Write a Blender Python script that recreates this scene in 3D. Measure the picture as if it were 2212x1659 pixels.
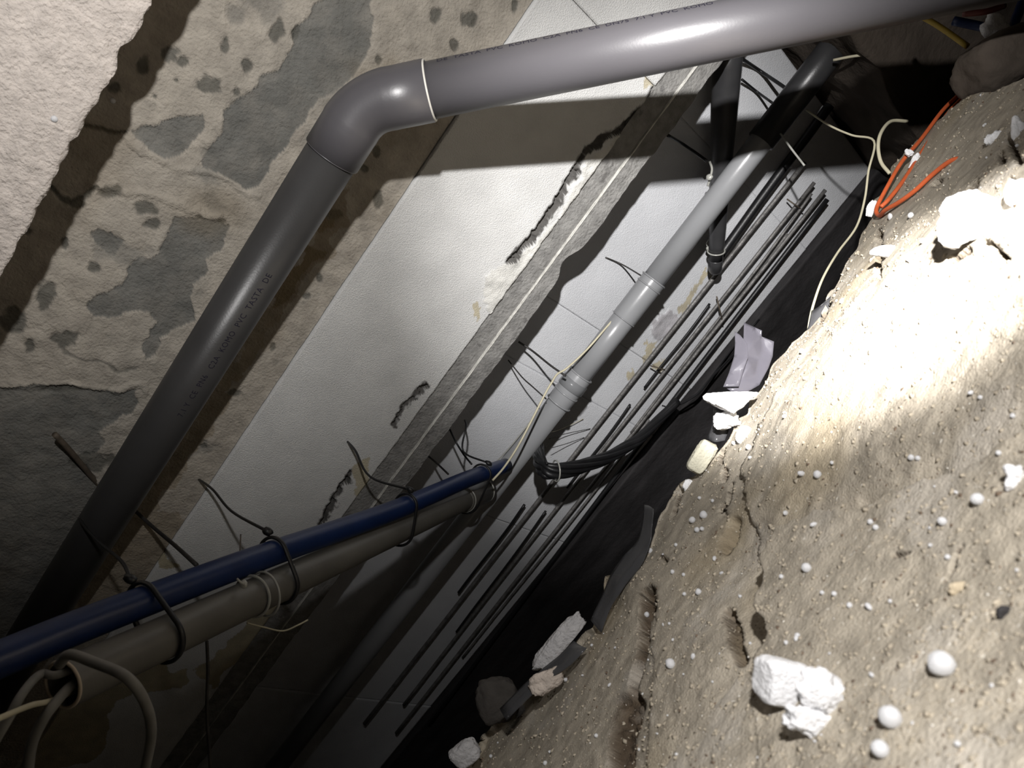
import bpy, bmesh, math, random
import numpy as np
from mathutils import Vector, Matrix
from mathutils.bvhtree import BVHTree

random.seed(7); RNG = np.random.default_rng(7)
S = bpy.context.scene
for o in list(bpy.data.objects): bpy.data.objects.remove(o)
COL = S.collection

# ------------------------------------------------------------------ camera
# World: X runs along the foundation wall, Y points into the wall, Z is up. The phone is rolled and looks down into the trench.
F = 1600.0
Xc = np.array((.589, .781, .2086)); Xc /= np.linalg.norm(Xc)
Yc = np.array((-.413, .513, -.753)); Yc -= Xc*(Xc@Yc); Yc /= np.linalg.norm(Yc)
Zc = np.cross(Xc, Yc)
MW = np.array([Xc, Yc, Zc])
def ray(px, py):
    return MW @ np.array(((px-1106.0)/F, -(py-829.5)/F, -1.0))
def P(px, py, depth): return Vector(ray(px, py)*depth)
def PY(px, py, y):
    r = ray(px, py); return Vector(r*(y/r[1]))
def project(v):
    """world points (n,3) -> photo pixels (n,2)"""
    c = np.asarray(v) @ MW
    return np.stack([1106+F*c[:,0]/-c[:,2], 829.5-F*c[:,1]/-c[:,2]], 1)
cam = bpy.data.cameras.new('camera'); camo = bpy.data.objects.new('camera', cam); COL.objects.link(camo)
m4 = Matrix.Identity(4)
for i in range(3):
    for j in range(3): m4[i][j] = MW[i][j]
camo.matrix_world = m4
cam.sensor_width = 36; cam.lens = F/2212*36; cam.clip_start = .01; cam.clip_end = 50
cam.dof.use_dof = True; cam.dof.focus_distance = 1.45; cam.dof.aperture_fstop = 10.5
S.camera = camo

# ------------------------------------------------------------------ world, torch, exposure
w = bpy.data.worlds.new('world'); S.world = w; w.use_nodes = True
w.node_tree.nodes['Background'].inputs[0].default_value = (.9, .8, .66, 1)
w.node_tree.nodes['Background'].inputs[1].default_value = .003
TORCH = Vector(MW @ np.array((-.02, .37, .18)))
def torch(name, watts, half, blend, aim, col=(1, .98, .965), r=.016):
    l = bpy.data.lights.new(name, 'SPOT'); l.energy = watts; l.color = col
    l.spot_size = math.radians(2*half); l.spot_blend = blend; l.shadow_soft_size = r
    o = bpy.data.objects.new(name, l); COL.objects.link(o); o.location = TORCH
    o.rotation_euler = (Vector(aim)-TORCH).to_track_quat('-Z', 'Y').to_euler()
    return o
# one hand torch: hot core and bright beam; the other three are added fill
torch('torch_core', 430, 11.0, 1.0, P(1872, 648, .77))
torch('torch_beam', 190, 19.8, 1.0, P(1435, 622, 1.7))
torch('wall_fill', 66, 43, 1.0, P(430, -200, 1.0))  # added fill toward the upper wall and the concrete beam
torch('bank_fill', 47, 33.5, 1.0, P(1985, 1150, .4))  # added fill for the near part of the bank
torch('pipe_fill', 60, 16, 1.0, P(1790, 8, 1.0))  # added to brighten the right run of the drain pipe
S.view_settings.view_transform = 'Standard'; S.view_settings.look = 'None'
S.view_settings.exposure = 0; S.view_settings.gamma = 1; S.view_settings.use_curve_mapping = False

# ------------------------------------------------------------------ helpers
def tag(o, label=None, cat=None, group=None, kind=None):
    if label: o['label'] = label
    if cat: o['category'] = cat
    if group: o['group'] = group
    if kind: o['kind'] = kind
    return o
def link(name, me, mat, parent=None, smooth=True):
    o = bpy.data.objects.new(name, me); COL.objects.link(o)
    if mat: me.materials.append(mat)
    if smooth: me.polygons.foreach_set('use_smooth', [True]*len(me.polygons))
    if parent: o.parent = parent
    return o
def mesh(name, vs, fs, mat, parent=None, smooth=True):
    me = bpy.data.meshes.new(name); me.from_pydata([tuple(v) for v in vs], [], fs); me.update()
    return link(name, me, mat, parent, smooth)
def empty(name, label, cat, group=None):
    o = bpy.data.objects.new(name, None); o.empty_display_size = .02; COL.objects.link(o)
    return tag(o, label, cat, group)

def hash3(i, j, k):
    n = (i*374761393 + j*668265263 + k*2147483647 + 144665) & 0xffffffff
    n = ((n ^ (n >> 13))*1274126177) & 0xffffffff
    n = ((n ^ (n >> 16))*2246822519) & 0xffffffff
    return ((n ^ (n >> 15)) & 0xffffff)/float(0xffffff)
def noise(p):
    p = np.asarray(p, float); i = np.floor(p).astype(np.int64); f = p-i; f = f*f*(3-2*f)
    r = 0
    for a in (0, 1):
        for b in (0, 1):
            for c in (0, 1):
                h = hash3(i[:,0]+a, i[:,1]+b, i[:,2]+c)
                r = r + h*(f[:,0] if a else 1-f[:,0])*(f[:,1] if b else 1-f[:,1])*(f[:,2] if c else 1-f[:,2])
    return r*2-1
def fbm(p, scale, oct=4):
    p = np.asarray(p, float)*scale; r = 0; a = 1
    for o in range(oct): r = r + a*noise(p+o*17.3); p = p*2.03; a *= .5
    return r
def inpoly(pt, poly):
    x, y = pt[:,0], pt[:,1]; r = np.zeros(len(pt), bool); n = len(poly)
    for i in range(n):
        x1, y1 = poly[i]; x2, y2 = poly[(i+1) % n]
        if y1 == y2: continue
        c = ((y1 > y) != (y2 > y)) & (x < (x2-x1)*(y-y1)/(y2-y1)+x1); r ^= c
    return r
def segdist(pt, a, b):
    a = np.array(a, float); b = np.array(b, float); d = b-a
    t = np.clip(((pt-a)@d)/(d@d), 0, 1)
    return np.linalg.norm(pt-(a+t[:,None]*d), axis=1), t
def polydist(pt, pl):
    r = np.full(len(pt), 1e9)
    for a, b in zip(pl[:-1], pl[1:]): r = np.minimum(r, segdist(pt, a, b)[0])
    return r
def sstep(a, b, x):
    t = np.clip((x-a)/(b-a), 0, 1); return t*t*(3-2*t)

def catmull(pts, n=6):
    pts = [Vector(p) for p in pts]
    if len(pts) < 3: return pts
    q = [pts[0]*2-pts[1]]+pts+[pts[-1]*2-pts[-2]]; out = []
    for i in range(1, len(q)-2):
        a, b, c, d = q[i-1], q[i], q[i+1], q[i+2]
        for k in range(n):
            t = k/n
            out.append(.5*((2*b)+(c-a)*t+(2*a-5*b+4*c-d)*t*t+(3*b-a-3*c+d)*t**3))
    out.append(pts[-1]); return out
def tube_data(pts, rad, res=12, closed=False, flat=1.0, up=None, cap=True):
    pts = [Vector(p) for p in pts]; n = len(pts)
    rads = rad if isinstance(rad, (list, tuple)) else [rad]*n
    vs, fs = [], []; nrm = None
    for i in range(n):
        if closed: t = pts[(i+1) % n]-pts[i-1]
        else: t = pts[min(i+1, n-1)]-pts[max(i-1, 0)]
        t.normalize()
        if up is not None: nrm = (Vector(up)-t*t.dot(Vector(up))).normalized()
        elif nrm is None: nrm = t.orthogonal().normalized()
        else:
            nrm = nrm-t*nrm.dot(t)
            nrm = nrm.normalized() if nrm.length > 1e-6 else t.orthogonal().normalized()
        b = t.cross(nrm)
        for k in range(res):
            a = 2*math.pi*k/res
            vs.append(pts[i]+(nrm*math.cos(a)*flat+b*math.sin(a))*rads[i])
    m = n if closed else n-1
    for i in range(m):
        for k in range(res):
            a, b2 = i*res+k, i*res+(k+1) % res
            c, d = ((i+1) % n)*res+(k+1) % res, ((i+1) % n)*res+k
            fs.append((a, b2, c, d))
    if not closed and cap:
        fs.append(tuple(range(res-1, -1, -1))); fs.append(tuple((n-1)*res+k for k in range(res)))
    return vs, fs
def tube(name, pts, rad, mat, parent=None, res=12, closed=False, flat=1.0, up=None, cap=True):
    vs, fs = tube_data(pts, rad, res, closed, flat, up, cap)
    return mesh(name, vs, fs, mat, parent)
def pipe_wall(name, a, b, r, mat, parent=None, wall=.003, res=40, bulges=()):
    """hollow straight pipe a->b: outer skin, inner skin, ring faces at both ends; bulges = [(t0, t1, extra radius)]"""
    a, b = Vector(a), Vector(b); d = (b-a).normalized(); n = d.orthogonal().normalized(); c = d.cross(n)
    ts = [0.0]; rs = [r]
    for t0, t1, e in bulges:
        ts += [t0-.001, t0, t1, t1+.001]; rs += [r, r+e, r+e, r]
    ts.append(1.0); rs.append(r)
    prof = list(zip(ts, rs))+[(1.0, r-wall), (0.0, r-wall)]
    vs, fs = [], []
    for t, rr in prof:
        for k in range(res):
            an = 2*math.pi*k/res
            vs.append(a+(b-a)*t+(n*math.cos(an)+c*math.sin(an))*rr)
    m = len(prof)
    for i in range(m):
        for k in range(res):
            j = (i+1) % m
            fs.append((i*res+k, i*res+(k+1) % res, j*res+(k+1) % res, j*res+k))
    o = mesh(name, vs, fs, mat, parent)
    es = o.modifiers.new('edges', 'EDGE_SPLIT'); es.split_angle = math.radians(35)
    return o
def lump(name, c, size, mat, seed=0, sub=3, rough=.25, fine=.05, basis=None, cuts=(), parent=None, squash=1.0):
    """an irregular chunk: icosphere squared off, cut by planes, roughened"""
    bm = bmesh.new(); bmesh.ops.create_icosphere(bm, subdivisions=sub, radius=1)
    v = np.array([x.co[:] for x in bm.verts])
    v = np.sign(v)*np.abs(v)**squash
    for nx, ny, nz, dd in cuts:
        n = np.array((nx, ny, nz), float); n /= np.linalg.norm(n); s = v@n-dd
        v = v-np.outer(np.clip(s, 0, None)*.94, n)
    dirs = v/np.linalg.norm(v, axis=1)[:,None]
    h = 1+rough*fbm(dirs+seed*7.7, 1.4, 2)+fine*fbm(v+seed*3.1, 7, 2)
    v = v*h[:,None]*np.array(size)
    B = np.eye(3) if basis is None else np.array(basis)
    v = v@B+np.array(c)
    for x, co in zip(bm.verts, v): x.co = co
    me = bpy.data.meshes.new(name); bm.to_mesh(me); bm.free()
    return link(name, me, mat, parent)
# camera-facing axes expressed in the world, for sizing chunks: right, up, toward the viewer
RIGHT, UPV, BACK = (Vector(MW[:, k]) for k in range(3))
def frame(deg=0):
    a = math.radians(deg)
    r = RIGHT*math.cos(a)+UPV*math.sin(a); u = -RIGHT*math.sin(a)+UPV*math.cos(a)
    return [list(r), list(u), list(BACK)]

# ------------------------------------------------------------------ materials
def mat(name, base, rough=.6, var=.12, scale=20, bump=0.0, bscale=200, spec=.4, dark=None, darkscale=8, darkpos=.62, clear=0, metal=0):
    m = bpy.data.materials.new(name); m.use_nodes = True; nt = m.node_tree; N = nt.nodes; L = nt.links
    bs = N['Principled BSDF']; bs.inputs['Roughness'].default_value = rough
    bs.inputs['Specular IOR Level'].default_value = spec; bs.inputs['Metallic'].default_value = metal
    if clear: bs.inputs['Coat Weight'].default_value = clear; bs.inputs['Coat Roughness'].default_value = .15
    tc = N.new('ShaderNodeTexCoord'); nz = N.new('ShaderNodeTexNoise'); nz.inputs['Scale'].default_value = scale; nz.inputs['Detail'].default_value = 6
    L.new(tc.outputs['Object'], nz.inputs['Vector'])
    cr = N.new('ShaderNodeValToRGB'); cr.color_ramp.elements[0].position = .3; cr.color_ramp.elements[1].position = .7
    cr.color_ramp.elements[0].color = tuple(max(0, c*(1-var)) for c in base)+(1,)
    cr.color_ramp.elements[1].color = tuple(min(1, c*(1+var)) for c in base)+(1,)
    L.new(nz.outputs['Fac'], cr.inputs['Fac']); out = cr.outputs['Color']
    if dark:
        n2 = N.new('ShaderNodeTexNoise'); n2.inputs['Scale'].default_value = darkscale; n2.inputs['Detail'].default_value = 8; n2.inputs['Roughness'].default_value = .65
        L.new(tc.outputs['Object'], n2.inputs['Vector'])
        r2 = N.new('ShaderNodeValToRGB'); r2.color_ramp.elements[0].position = darkpos; r2.color_ramp.elements[1].position = darkpos+.07
        L.new(n2.outputs['Fac'], r2.inputs['Fac'])
        mx = N.new('ShaderNodeMix'); mx.data_type = 'RGBA'; mx.inputs[7].default_value = tuple(dark)+(1,)
        L.new(r2.outputs['Color'], mx.inputs[0]); L.new(out, mx.inputs[6]); out = mx.outputs[2]
    L.new(out, bs.inputs['Base Color'])
    if bump:
        nb = N.new('ShaderNodeTexNoise'); nb.inputs['Scale'].default_value = bscale; nb.inputs['Detail'].default_value = 4
        L.new(tc.outputs['Object'], nb.inputs['Vector'])
        bp = N.new('ShaderNodeBump'); bp.inputs['Strength'].default_value = bump; bp.inputs['Distance'].default_value = .004
        L.new(nb.outputs['Fac'], bp.inputs['Height']); L.new(bp.outputs['Normal'], bs.inputs['Normal'])
    return m
def attr_mat(name, base, layers, rough=.85, var=.14, scale=14, bump=.5, bscale=260, speck=None):
    """base colour plus material zones (stains, bare patches, painted shade) held in the mesh's 'zone' attribute (r, g, b)"""
    m = mat(name, base, rough, var, scale, bump, bscale, spec=.25); nt = m.node_tree; N = nt.nodes; L = nt.links
    bs = N['Principled BSDF']; src = bs.inputs['Base Color'].links[0].from_socket
    at = N.new('ShaderNodeAttribute'); at.attribute_name = 'zone'
    sp = N.new('ShaderNodeSeparateColor'); L.new(at.outputs['Color'], sp.inputs[0])
    tc = N.new('ShaderNodeTexCoord')
    for i, (c, sc) in enumerate(layers):
        nz = N.new('ShaderNodeTexNoise'); nz.inputs['Scale'].default_value = sc; nz.inputs['Detail'].default_value = 6
        L.new(tc.outputs['Object'], nz.inputs['Vector'])
        cr = N.new('ShaderNodeValToRGB'); cr.color_ramp.elements[0].position = .3; cr.color_ramp.elements[1].position = .7
        cr.color_ramp.elements[0].color = tuple(x*.8 for x in c)+(1,); cr.color_ramp.elements[1].color = tuple(x*1.2 for x in c)+(1,)
        L.new(nz.outputs['Fac'], cr.inputs['Fac'])
        mx = N.new('ShaderNodeMix'); mx.data_type = 'RGBA'
        L.new(sp.outputs[i], mx.inputs[0]); L.new(src, mx.inputs[6]); L.new(cr.outputs['Color'], mx.inputs[7]); src = mx.outputs[2]
    if speck:
        vz = N.new('ShaderNodeTexNoise'); vz.inputs['Scale'].default_value = speck[1]; vz.inputs['Detail'].default_value = 2
        L.new(tc.outputs['Object'], vz.inputs['Vector'])
        r2 = N.new('ShaderNodeValToRGB'); r2.color_ramp.elements[0].position = speck[2]; r2.color_ramp.elements[1].position = speck[2]+.04
        L.new(vz.outputs['Fac'], r2.inputs['Fac'])
        mx = N.new('ShaderNodeMix'); mx.data_type = 'RGBA'; mx.inputs[7].default_value = tuple(speck[0])+(1,)
        L.new(r2.outputs['Color'], mx.inputs[0]); L.new(src, mx.inputs[6]); src = mx.outputs[2]
    L.new(src, bs.inputs['Base Color'])
    return m
M = dict(
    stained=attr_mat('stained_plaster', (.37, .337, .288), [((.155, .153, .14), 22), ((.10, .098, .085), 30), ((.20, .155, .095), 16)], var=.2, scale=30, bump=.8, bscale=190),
    rough=mat('rough_concrete', (.55, .495, .45), .9, .16, 60, 1.0, 190, .2),
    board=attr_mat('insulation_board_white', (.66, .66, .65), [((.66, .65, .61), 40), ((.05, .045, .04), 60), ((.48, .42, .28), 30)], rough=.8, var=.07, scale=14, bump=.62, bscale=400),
    board2=attr_mat('smooth_board_white', (.69, .70, .725), [((.46, .44, .46), 40), ((.05, .045, .04), 60), ((.50, .43, .27), 30)], rough=.75, var=.05, scale=11, bump=.5, bscale=330),
    strip=mat('grey_mortar', (.25, .245, .235), .9, .22, 45, .9, 160, .2, dark=(.16, .155, .15), darkscale=22, darkpos=.6),
    bead=mat('pale_edge_bead', (.60, .59, .55), .75, .2, 60, .6, 200, .2),
    pvc=mat('grey_pvc', (.100, .096, .104), .38, .06, 6, .03, 300, .85),
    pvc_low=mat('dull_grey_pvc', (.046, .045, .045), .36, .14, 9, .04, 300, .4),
    pvc_pale=mat('pale_grey_pvc', (.27, .275, .285), .30, .08, 6, .03, 300, .45),
    pvc_dim=mat('dusty_grey_pvc', (.128, .122, .108), .42, .14, 14, .05, 250, .5),
    pvc_black=mat('black_shade_skin', (.040, .040, .042), .35, .2, 20, .05, 300, .5),
    blue=mat('blue_pe_pipe', (.007, .021, .085), .38, .15, 20, .05, 200, .45),
    rim=mat('cut_pvc_rim', (.58, .49, .38), .6, .1, 40),
    seal=mat('white_sealing_ring', (.68, .66, .60), .6, .1, 60),
    ink=mat('black_print', (.018, .016, .03), .6, .1, 60),
    black=mat('black_rubber', (.011, .011, .012), .42, .2, 40, .1, 300, .45),
    wire=mat('tie_wire', (.055, .052, .05), .55, .3, 60, metal=.4),
    rust=mat('rusty_wire', (.10, .08, .06), .7, .3, 60),
    rod=mat('steel_rod', (.17, .165, .16), .5, .35, 55, .5, 180, .4, metal=.35),
    clear=mat('clear_tie', (.36, .36, .33), .25, .1, 50, spec=.6),
    cream=mat('cream_wire', (.56, .52, .38), .5, .1, 40),
    yellow=mat('yellow_wire', (.42, .30, .05), .5, .1, 40),
    orange=mat('orange_cord', (.55, .11, .035), .5, .15, 40),
    hose=mat('grey_hose', (.20, .195, .18), .6, .15, 40),
    eps=mat('polystyrene', (.78, .78, .79), .85, .04, 90, .5, 420, .2),
    epsy=mat('yellowish_foam', (.52, .50, .40), .9, .08, 60, .7, 260, .2),
    plaster=mat('plaster_lump', (.44, .43, .43), .95, .15, 60, 1.0, 170, .2),
    pink=mat('pinkish_plaster_lump', (.52, .45, .39), .95, .15, 60, 1.0, 170, .2),
    dirt=mat('dark_trench_soil', (.055, .05, .045), .95, .3, 14, 1.0, 60, .1),
    bitumen=mat('dark_footing', (.030, .028, .029), .8, .3, 10, .6, 80, .3),
    clay=mat('brown_clay', (.095, .078, .064), .95, .25, 9, .8, 60, .1),
    pebble=mat('tan_pebble', (.50, .42, .30), .9, .15, 60, .5, 200, .2),
)
def film_mat(name, col, alpha):
    m = mat(name, col, .22, .05, 12, .12, 40, .6); nt = m.node_tree; N = nt.nodes; L = nt.links
    bs = N['Principled BSDF']; out = N['Material Output']
    tr = N.new('ShaderNodeBsdfTransparent'); tl = N.new('ShaderNodeBsdfTranslucent'); tl.inputs[0].default_value = tuple(col)+(1,)
    a = N.new('ShaderNodeMixShader'); a.inputs[0].default_value = .35; L.new(bs.outputs[0], a.inputs[1]); L.new(tl.outputs[0], a.inputs[2])
    b = N.new('ShaderNodeMixShader'); b.inputs[0].default_value = alpha; L.new(tr.outputs[0], b.inputs[1]); L.new(a.outputs[0], b.inputs[2])
    L.new(b.outputs[0], out.inputs[0]); return m
M['film'] = film_mat('milky_film', (.12, .115, .135), .80)
M['tape'] = film_mat('clear_tape', (.30, .31, .32), .40)
M['film2'] = film_mat('grey_film', (.10, .10, .105), .8)

# ------------------------------------------------------------------ structure
def grid_object(name, pts, nu, nv, mat_, zone=None, parent=None, extra=None):
    """pts (nu*nv,3) row-major [u][v]; extra = (verts, faces) appended"""
    idx = np.arange(nu*nv).reshape(nu, nv)
    q = np.stack([idx[:-1, :-1], idx[1:, :-1], idx[1:, 1:], idx[:-1, 1:]], -1).reshape(-1, 4)
    me = bpy.data.meshes.new(name); me.vertices.add(nu*nv); me.vertices.foreach_set('co', np.asarray(pts, np.float32).ravel())
    me.loops.add(q.size); me.loops.foreach_set('vertex_index', q.ravel().astype(np.int32))
    me.polygons.add(len(q)); me.polygons.foreach_set('loop_start', (np.arange(len(q))*4).astype(np.int32))
    me.update(calc_edges=True); me.validate()
    if zone is not None:
        a = me.attributes.new('zone', 'FLOAT_COLOR', 'POINT')
        z = np.ones((nu*nv, 4), np.float32); z[:, :zone.shape[1]] = zone; a.data.foreach_set('color', z.ravel())
    return link(name, me, mat_, parent)
def ring_blob(pt, spots, jit):
    r = np.zeros(len(pt))
    for x, y, a, b in spots:
        d = np.hypot((pt[:,0]-x)/a, (pt[:,1]-y)/b)
        r = np.maximum(r, sstep(1.0, .66, d+jit))
    return r

PR = P(1845, 66, 1.50)        # near corner of the return wall
YA = 1.30                     # face of the stained wall
# --- stained foundation wall, with its flaked patches cut 2-4 mm into the plaster
xs = np.concatenate([np.linspace(-3.0, -1.45, 30), np.linspace(-1.44, .40, 620), np.linspace(.41, 1.1, 40)])
zs = np.concatenate([np.linspace(-.592, -.05, 210), np.linspace(-.04, .6, 30)])
g = np.stack(np.meshgrid(xs, zs, indexing='ij'), -1).reshape(-1, 2)
p3 = np.stack([g[:,0], np.full(len(g), YA), g[:,1]], 1)
px = project(p3)
j1 = np.stack([fbm(p3, 30, 3), fbm(p3+5, 30, 3)], 1)
pj = px+j1*10+np.stack([fbm(p3+11, 13, 3), fbm(p3+13, 13, 3)], 1)*13
PATCH = [
    [(690,0),(640,60),(600,140),(560,190),(510,225),(475,245),(470,290),(455,320),(425,340),(440,360),(490,385),(545,405),(570,395),(600,350),(620,300),(640,270),(665,240),(690,215),(725,190),(764,160),(784,117),(797,60),(799,17),(830,-40),(830,-120),(740,-120)],
    [(285,285),(340,280),(385,265),(420,250),(425,285),(410,315),(375,340),(335,325),(305,300)],
    [(380,470),(440,470),(510,490),(500,510),(470,540),(451,555),(431,610),(408,647),(415,700),(385,714),(341,731),(338,764),(311,766),(304,727),(330,700),(321,680),(260,680),(197,686),(192,665),(214,647),(271,610),(278,580),(331,560),(351,533)],
    [(-200,850),(0,838),(90,830),(180,845),(240,835),(310,850),(300,880),(250,900),(225,940),(190,970),(150,985),(180,1010),(215,1060),(180,1130),(60,1330),(-200,1500)],
    [(200,500),(225,485),(250,500),(275,530),(250,555),(230,540)],
]
grey = np.zeros(len(px))
for pl in PATCH: grey = np.maximum(grey, inpoly(pj, pl)*1.0)
grey = np.clip(grey*(.92+.18*fbm(p3+21, 35, 4)), 0, 1)
grey = np.maximum(grey, sstep(.55, .95, fbm(p3+31, 13, 5))*.55)
SP = [(368,117,24,22),(308,140,17,22),(247,191,15,15),(487,97,14,20),(599,67,19,30),(639,73,12,18),(452,184,33,22),(532,140,15,22),(381,174,7,7),(334,207,7,7),
      (512,197,9,11),(981,97,12,18),(941,30,15,22),(1015,43,20,22),(1112,13,8,18),(817,130,8,12),(814,328,10,14),(787,365,10,11),(817,432,12,20),(720,462,20,16),
      (204,577,17,15),(97,634,16,17),(140,731,32,22),(63,747,12,18),(240,415,28,18),(315,450,28,20),(165,440,20,12),(430,470,9,8),(480,478,14,10),(130,840,60,10),
      (440,965,9,6),(590,750,7,12),(690,600,9,14),(665,640,12,8),(505,850,22,10),(200,1000,60,25),(395,132,14,12),(330,485,22,14),(60,500,14,10),(140,525,9,16),(100,640,22,40),(25,690,30,40)]
jit = fbm(p3, 90, 3)*.28
spots = ring_blob(px, SP, jit)
spots = np.maximum(spots*.85, sstep(.85, 1.05, fbm(p3, 22, 4))*.4)
cr1, _ = segdist(pj, (180,265), (275,290)); cr2 = polydist(pj, [(100,410),(150,440),(185,425),(205,400)])
cr3 = polydist(pj, [(120,770),(190,782),(250,790),(300,782)])
spots = np.maximum(spots, np.maximum(np.maximum(sstep(7, 3, cr1), sstep(8, 3, cr2)), sstep(4, 1, cr3)*.7))
brown = np.zeros(len(px))
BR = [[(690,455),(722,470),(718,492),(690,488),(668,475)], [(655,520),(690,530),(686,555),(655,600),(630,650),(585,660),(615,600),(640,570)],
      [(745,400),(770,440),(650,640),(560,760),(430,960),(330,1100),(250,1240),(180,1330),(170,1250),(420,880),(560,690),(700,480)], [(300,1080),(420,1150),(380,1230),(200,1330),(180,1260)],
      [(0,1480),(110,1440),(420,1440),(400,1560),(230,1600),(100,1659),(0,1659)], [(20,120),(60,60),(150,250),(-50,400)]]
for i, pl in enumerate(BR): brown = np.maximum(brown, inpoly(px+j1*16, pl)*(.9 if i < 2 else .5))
brown = np.maximum(brown, sstep(.2, .9, fbm(p3+9, 6, 3))*.35)
dep = .0035*grey+.003*spots-.0012*fbm(p3, 60, 3)-.002*fbm(p3, 9, 2)
# thin upright ridge and trowel seams left between the pours
for a, b in (((190,395),(480,470)), ((0,833),(330,838)), ((285,310),(570,420))):
    d_, _ = segdist(pj, a, b); dep = dep-.003*sstep(12, 2, d_)
p3[:,1] += dep
wall = grid_object('wall_left', p3, len(xs), len(zs), M['stained'], np.stack([grey, spots, brown], 1))
tag(wall, 'stained plastered foundation wall with bare grey patches and dark spots', kind='structure')

# --- rough concrete beam overhanging the wall
YB = 1.10
zb = PY(170, 283, YB).z
xs2 = np.linspace(-1.3, .9, 420); ts = np.linspace(0, 1, 120)
prof = []
for t in ts:
    if t < .16: prof.append((YB+.2*(1-t/.16), zb))
    else: prof.append((YB, zb+.55*(t-.16)/.84))
prof = np.array(prof)
U = np.repeat(np.arange(len(xs2)), len(ts)); V = np.tile(np.arange(len(ts)), len(xs2))
q = np.stack([xs2[U], prof[V,0], prof[V,1]], 1)
e = fbm(q, 45, 4); lo = (ts[V] < .30)
q[:,1] += np.where(ts[V] >= .16, .0022*fbm(q, 95, 3)+.0016*e+.002*fbm(q, 12, 2), 0)
q[:,2] += np.where(ts[V] <= .18, .0035*fbm(np.stack([q[:,0], q[:,0]*0, q[:,0]*0], 1), 45, 5), 0)+.0012*noise(q*90)
beam = grid_object('trim_1', q, len(xs2), len(ts), M['rough'])
tag(beam, 'rough pinkish concrete beam overhanging the stained wall', kind='structure')

# --- white insulation boards, upper row (panel 1), with torn gaps near their lower edge
def board(name, x0, x1, z0, z1, y, thick, label, cracks=(), chips=(), stains=(), step=.0032, wob=0.0, pipe_shadows=(), m='board'):
    xs = np.linspace(x0, x1, max(8, int((x1-x0)/step))); zs = np.linspace(z0, z1, max(8, int((z1-z0)/step)))
    g = np.stack(np.meshgrid(xs, zs, indexing='ij'), -1).reshape(-1, 2)
    p = np.stack([g[:,0], np.full(len(g), y), g[:,1]], 1); px = project(p); n1 = fbm(p, 60, 3)
    pj = px+np.stack([n1, fbm(p+3, 60, 3)], 1)*7
    hole = np.zeros(len(p)); rough = np.zeros(len(p)); st = np.zeros(len(p)); hzz = np.zeros(len(p))
    for pl, wd in cracks: dd_ = polydist(pj, pl)+3*n1; hole = np.maximum(hole, sstep(wd-1, wd-4, dd_)); hzz = np.maximum(hzz, sstep(wd+4, wd, dd_))
    for pl in chips: rough = np.maximum(rough, inpoly(pj, pl)*1.0)
    for pl in stains: st = np.maximum(st, inpoly(pj, pl)*1.0)
    hz = hzz*1.15  # shade of the torn gaps painted in dark colour, wider than the cut
    for pl in pipe_shadows: k_ = inpoly(px+np.stack([fbm(p, 14, 4), fbm(p+6, 14, 4)], 1)*22, pl)*1.0; st = np.maximum(st, k_); hz = np.maximum(hz, k_*.72)  # brown painted on the board as the shadow of the pipes
    p[:,1] += .014*hole-.00009*fbm(p, 160, 2)-rough*(.002+.0022*fbm(p, 55, 3))
    p[:,2] += np.where(np.abs(g[:,1]-z0) < 1e-6, wob*fbm(p, 40, 3), 0)
    # rim so the board has thickness
    nu, nv = len(xs), len(zs)
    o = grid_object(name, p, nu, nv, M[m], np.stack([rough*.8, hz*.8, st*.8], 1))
    so = o.modifiers.new('thickness', 'SOLIDIFY'); so.thickness = thick; so.offset = -1
    return tag(o, label, 'board')
Z1, Z2 = -.594, -.905
xj = PY(1262, 28, YA).x
CR = [([(1425,180),(1400,225),(1345,275),(1270,320),(1245,365),(1200,440),(1160,500),(1100,565)], 7),
      ([(917,830),(900,850),(868,885),(848,918)], 4), ([(760,1020),(740,1050),(700,1120),(685,1140)], 6)]
CH = [[(1430,185),(1395,240),(1330,300),(1275,345),(1240,400),(1200,480),(1150,530),(1100,570),(1060,580),(1040,620),(1060,700),(1000,780),(1100,720),(1190,560),(1240,470),(1330,340),(1400,280),(1450,190)]]
ST = [[(1020,655),(1035,650),(1040,680),(1025,695)], [(1390,165),(1440,155),(1430,185),(1385,190)], [(765,1000),(800,985),(790,1060),(765,1080)]]
board('insulation_board', -2.6, xj-.0015, Z2, Z1, YA-.008, .03, 'long white stippled insulation board below the stained wall', CR, CH, ST, wob=.0015, pipe_shadows=[[(-80,1640),(0,1500),(150,1440),(330,1430),(400,1440),(380,1480),(320,1500),(270,1520),(230,1600),(200,1659),(-80,1800)], [(420,1440),(560,1330),(650,1300),(640,1330),(560,1400),(470,1470)], [(330,1170),(400,1210),(380,1230),(320,1190)]])
board('insulation_board', xj+.0015, PR.x-.006, Z2, Z1, YA-.008, .03, 'short white insulation board above the thick pipe, past a fine joint', [], CH[:0], [], wob=.0015)

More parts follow.
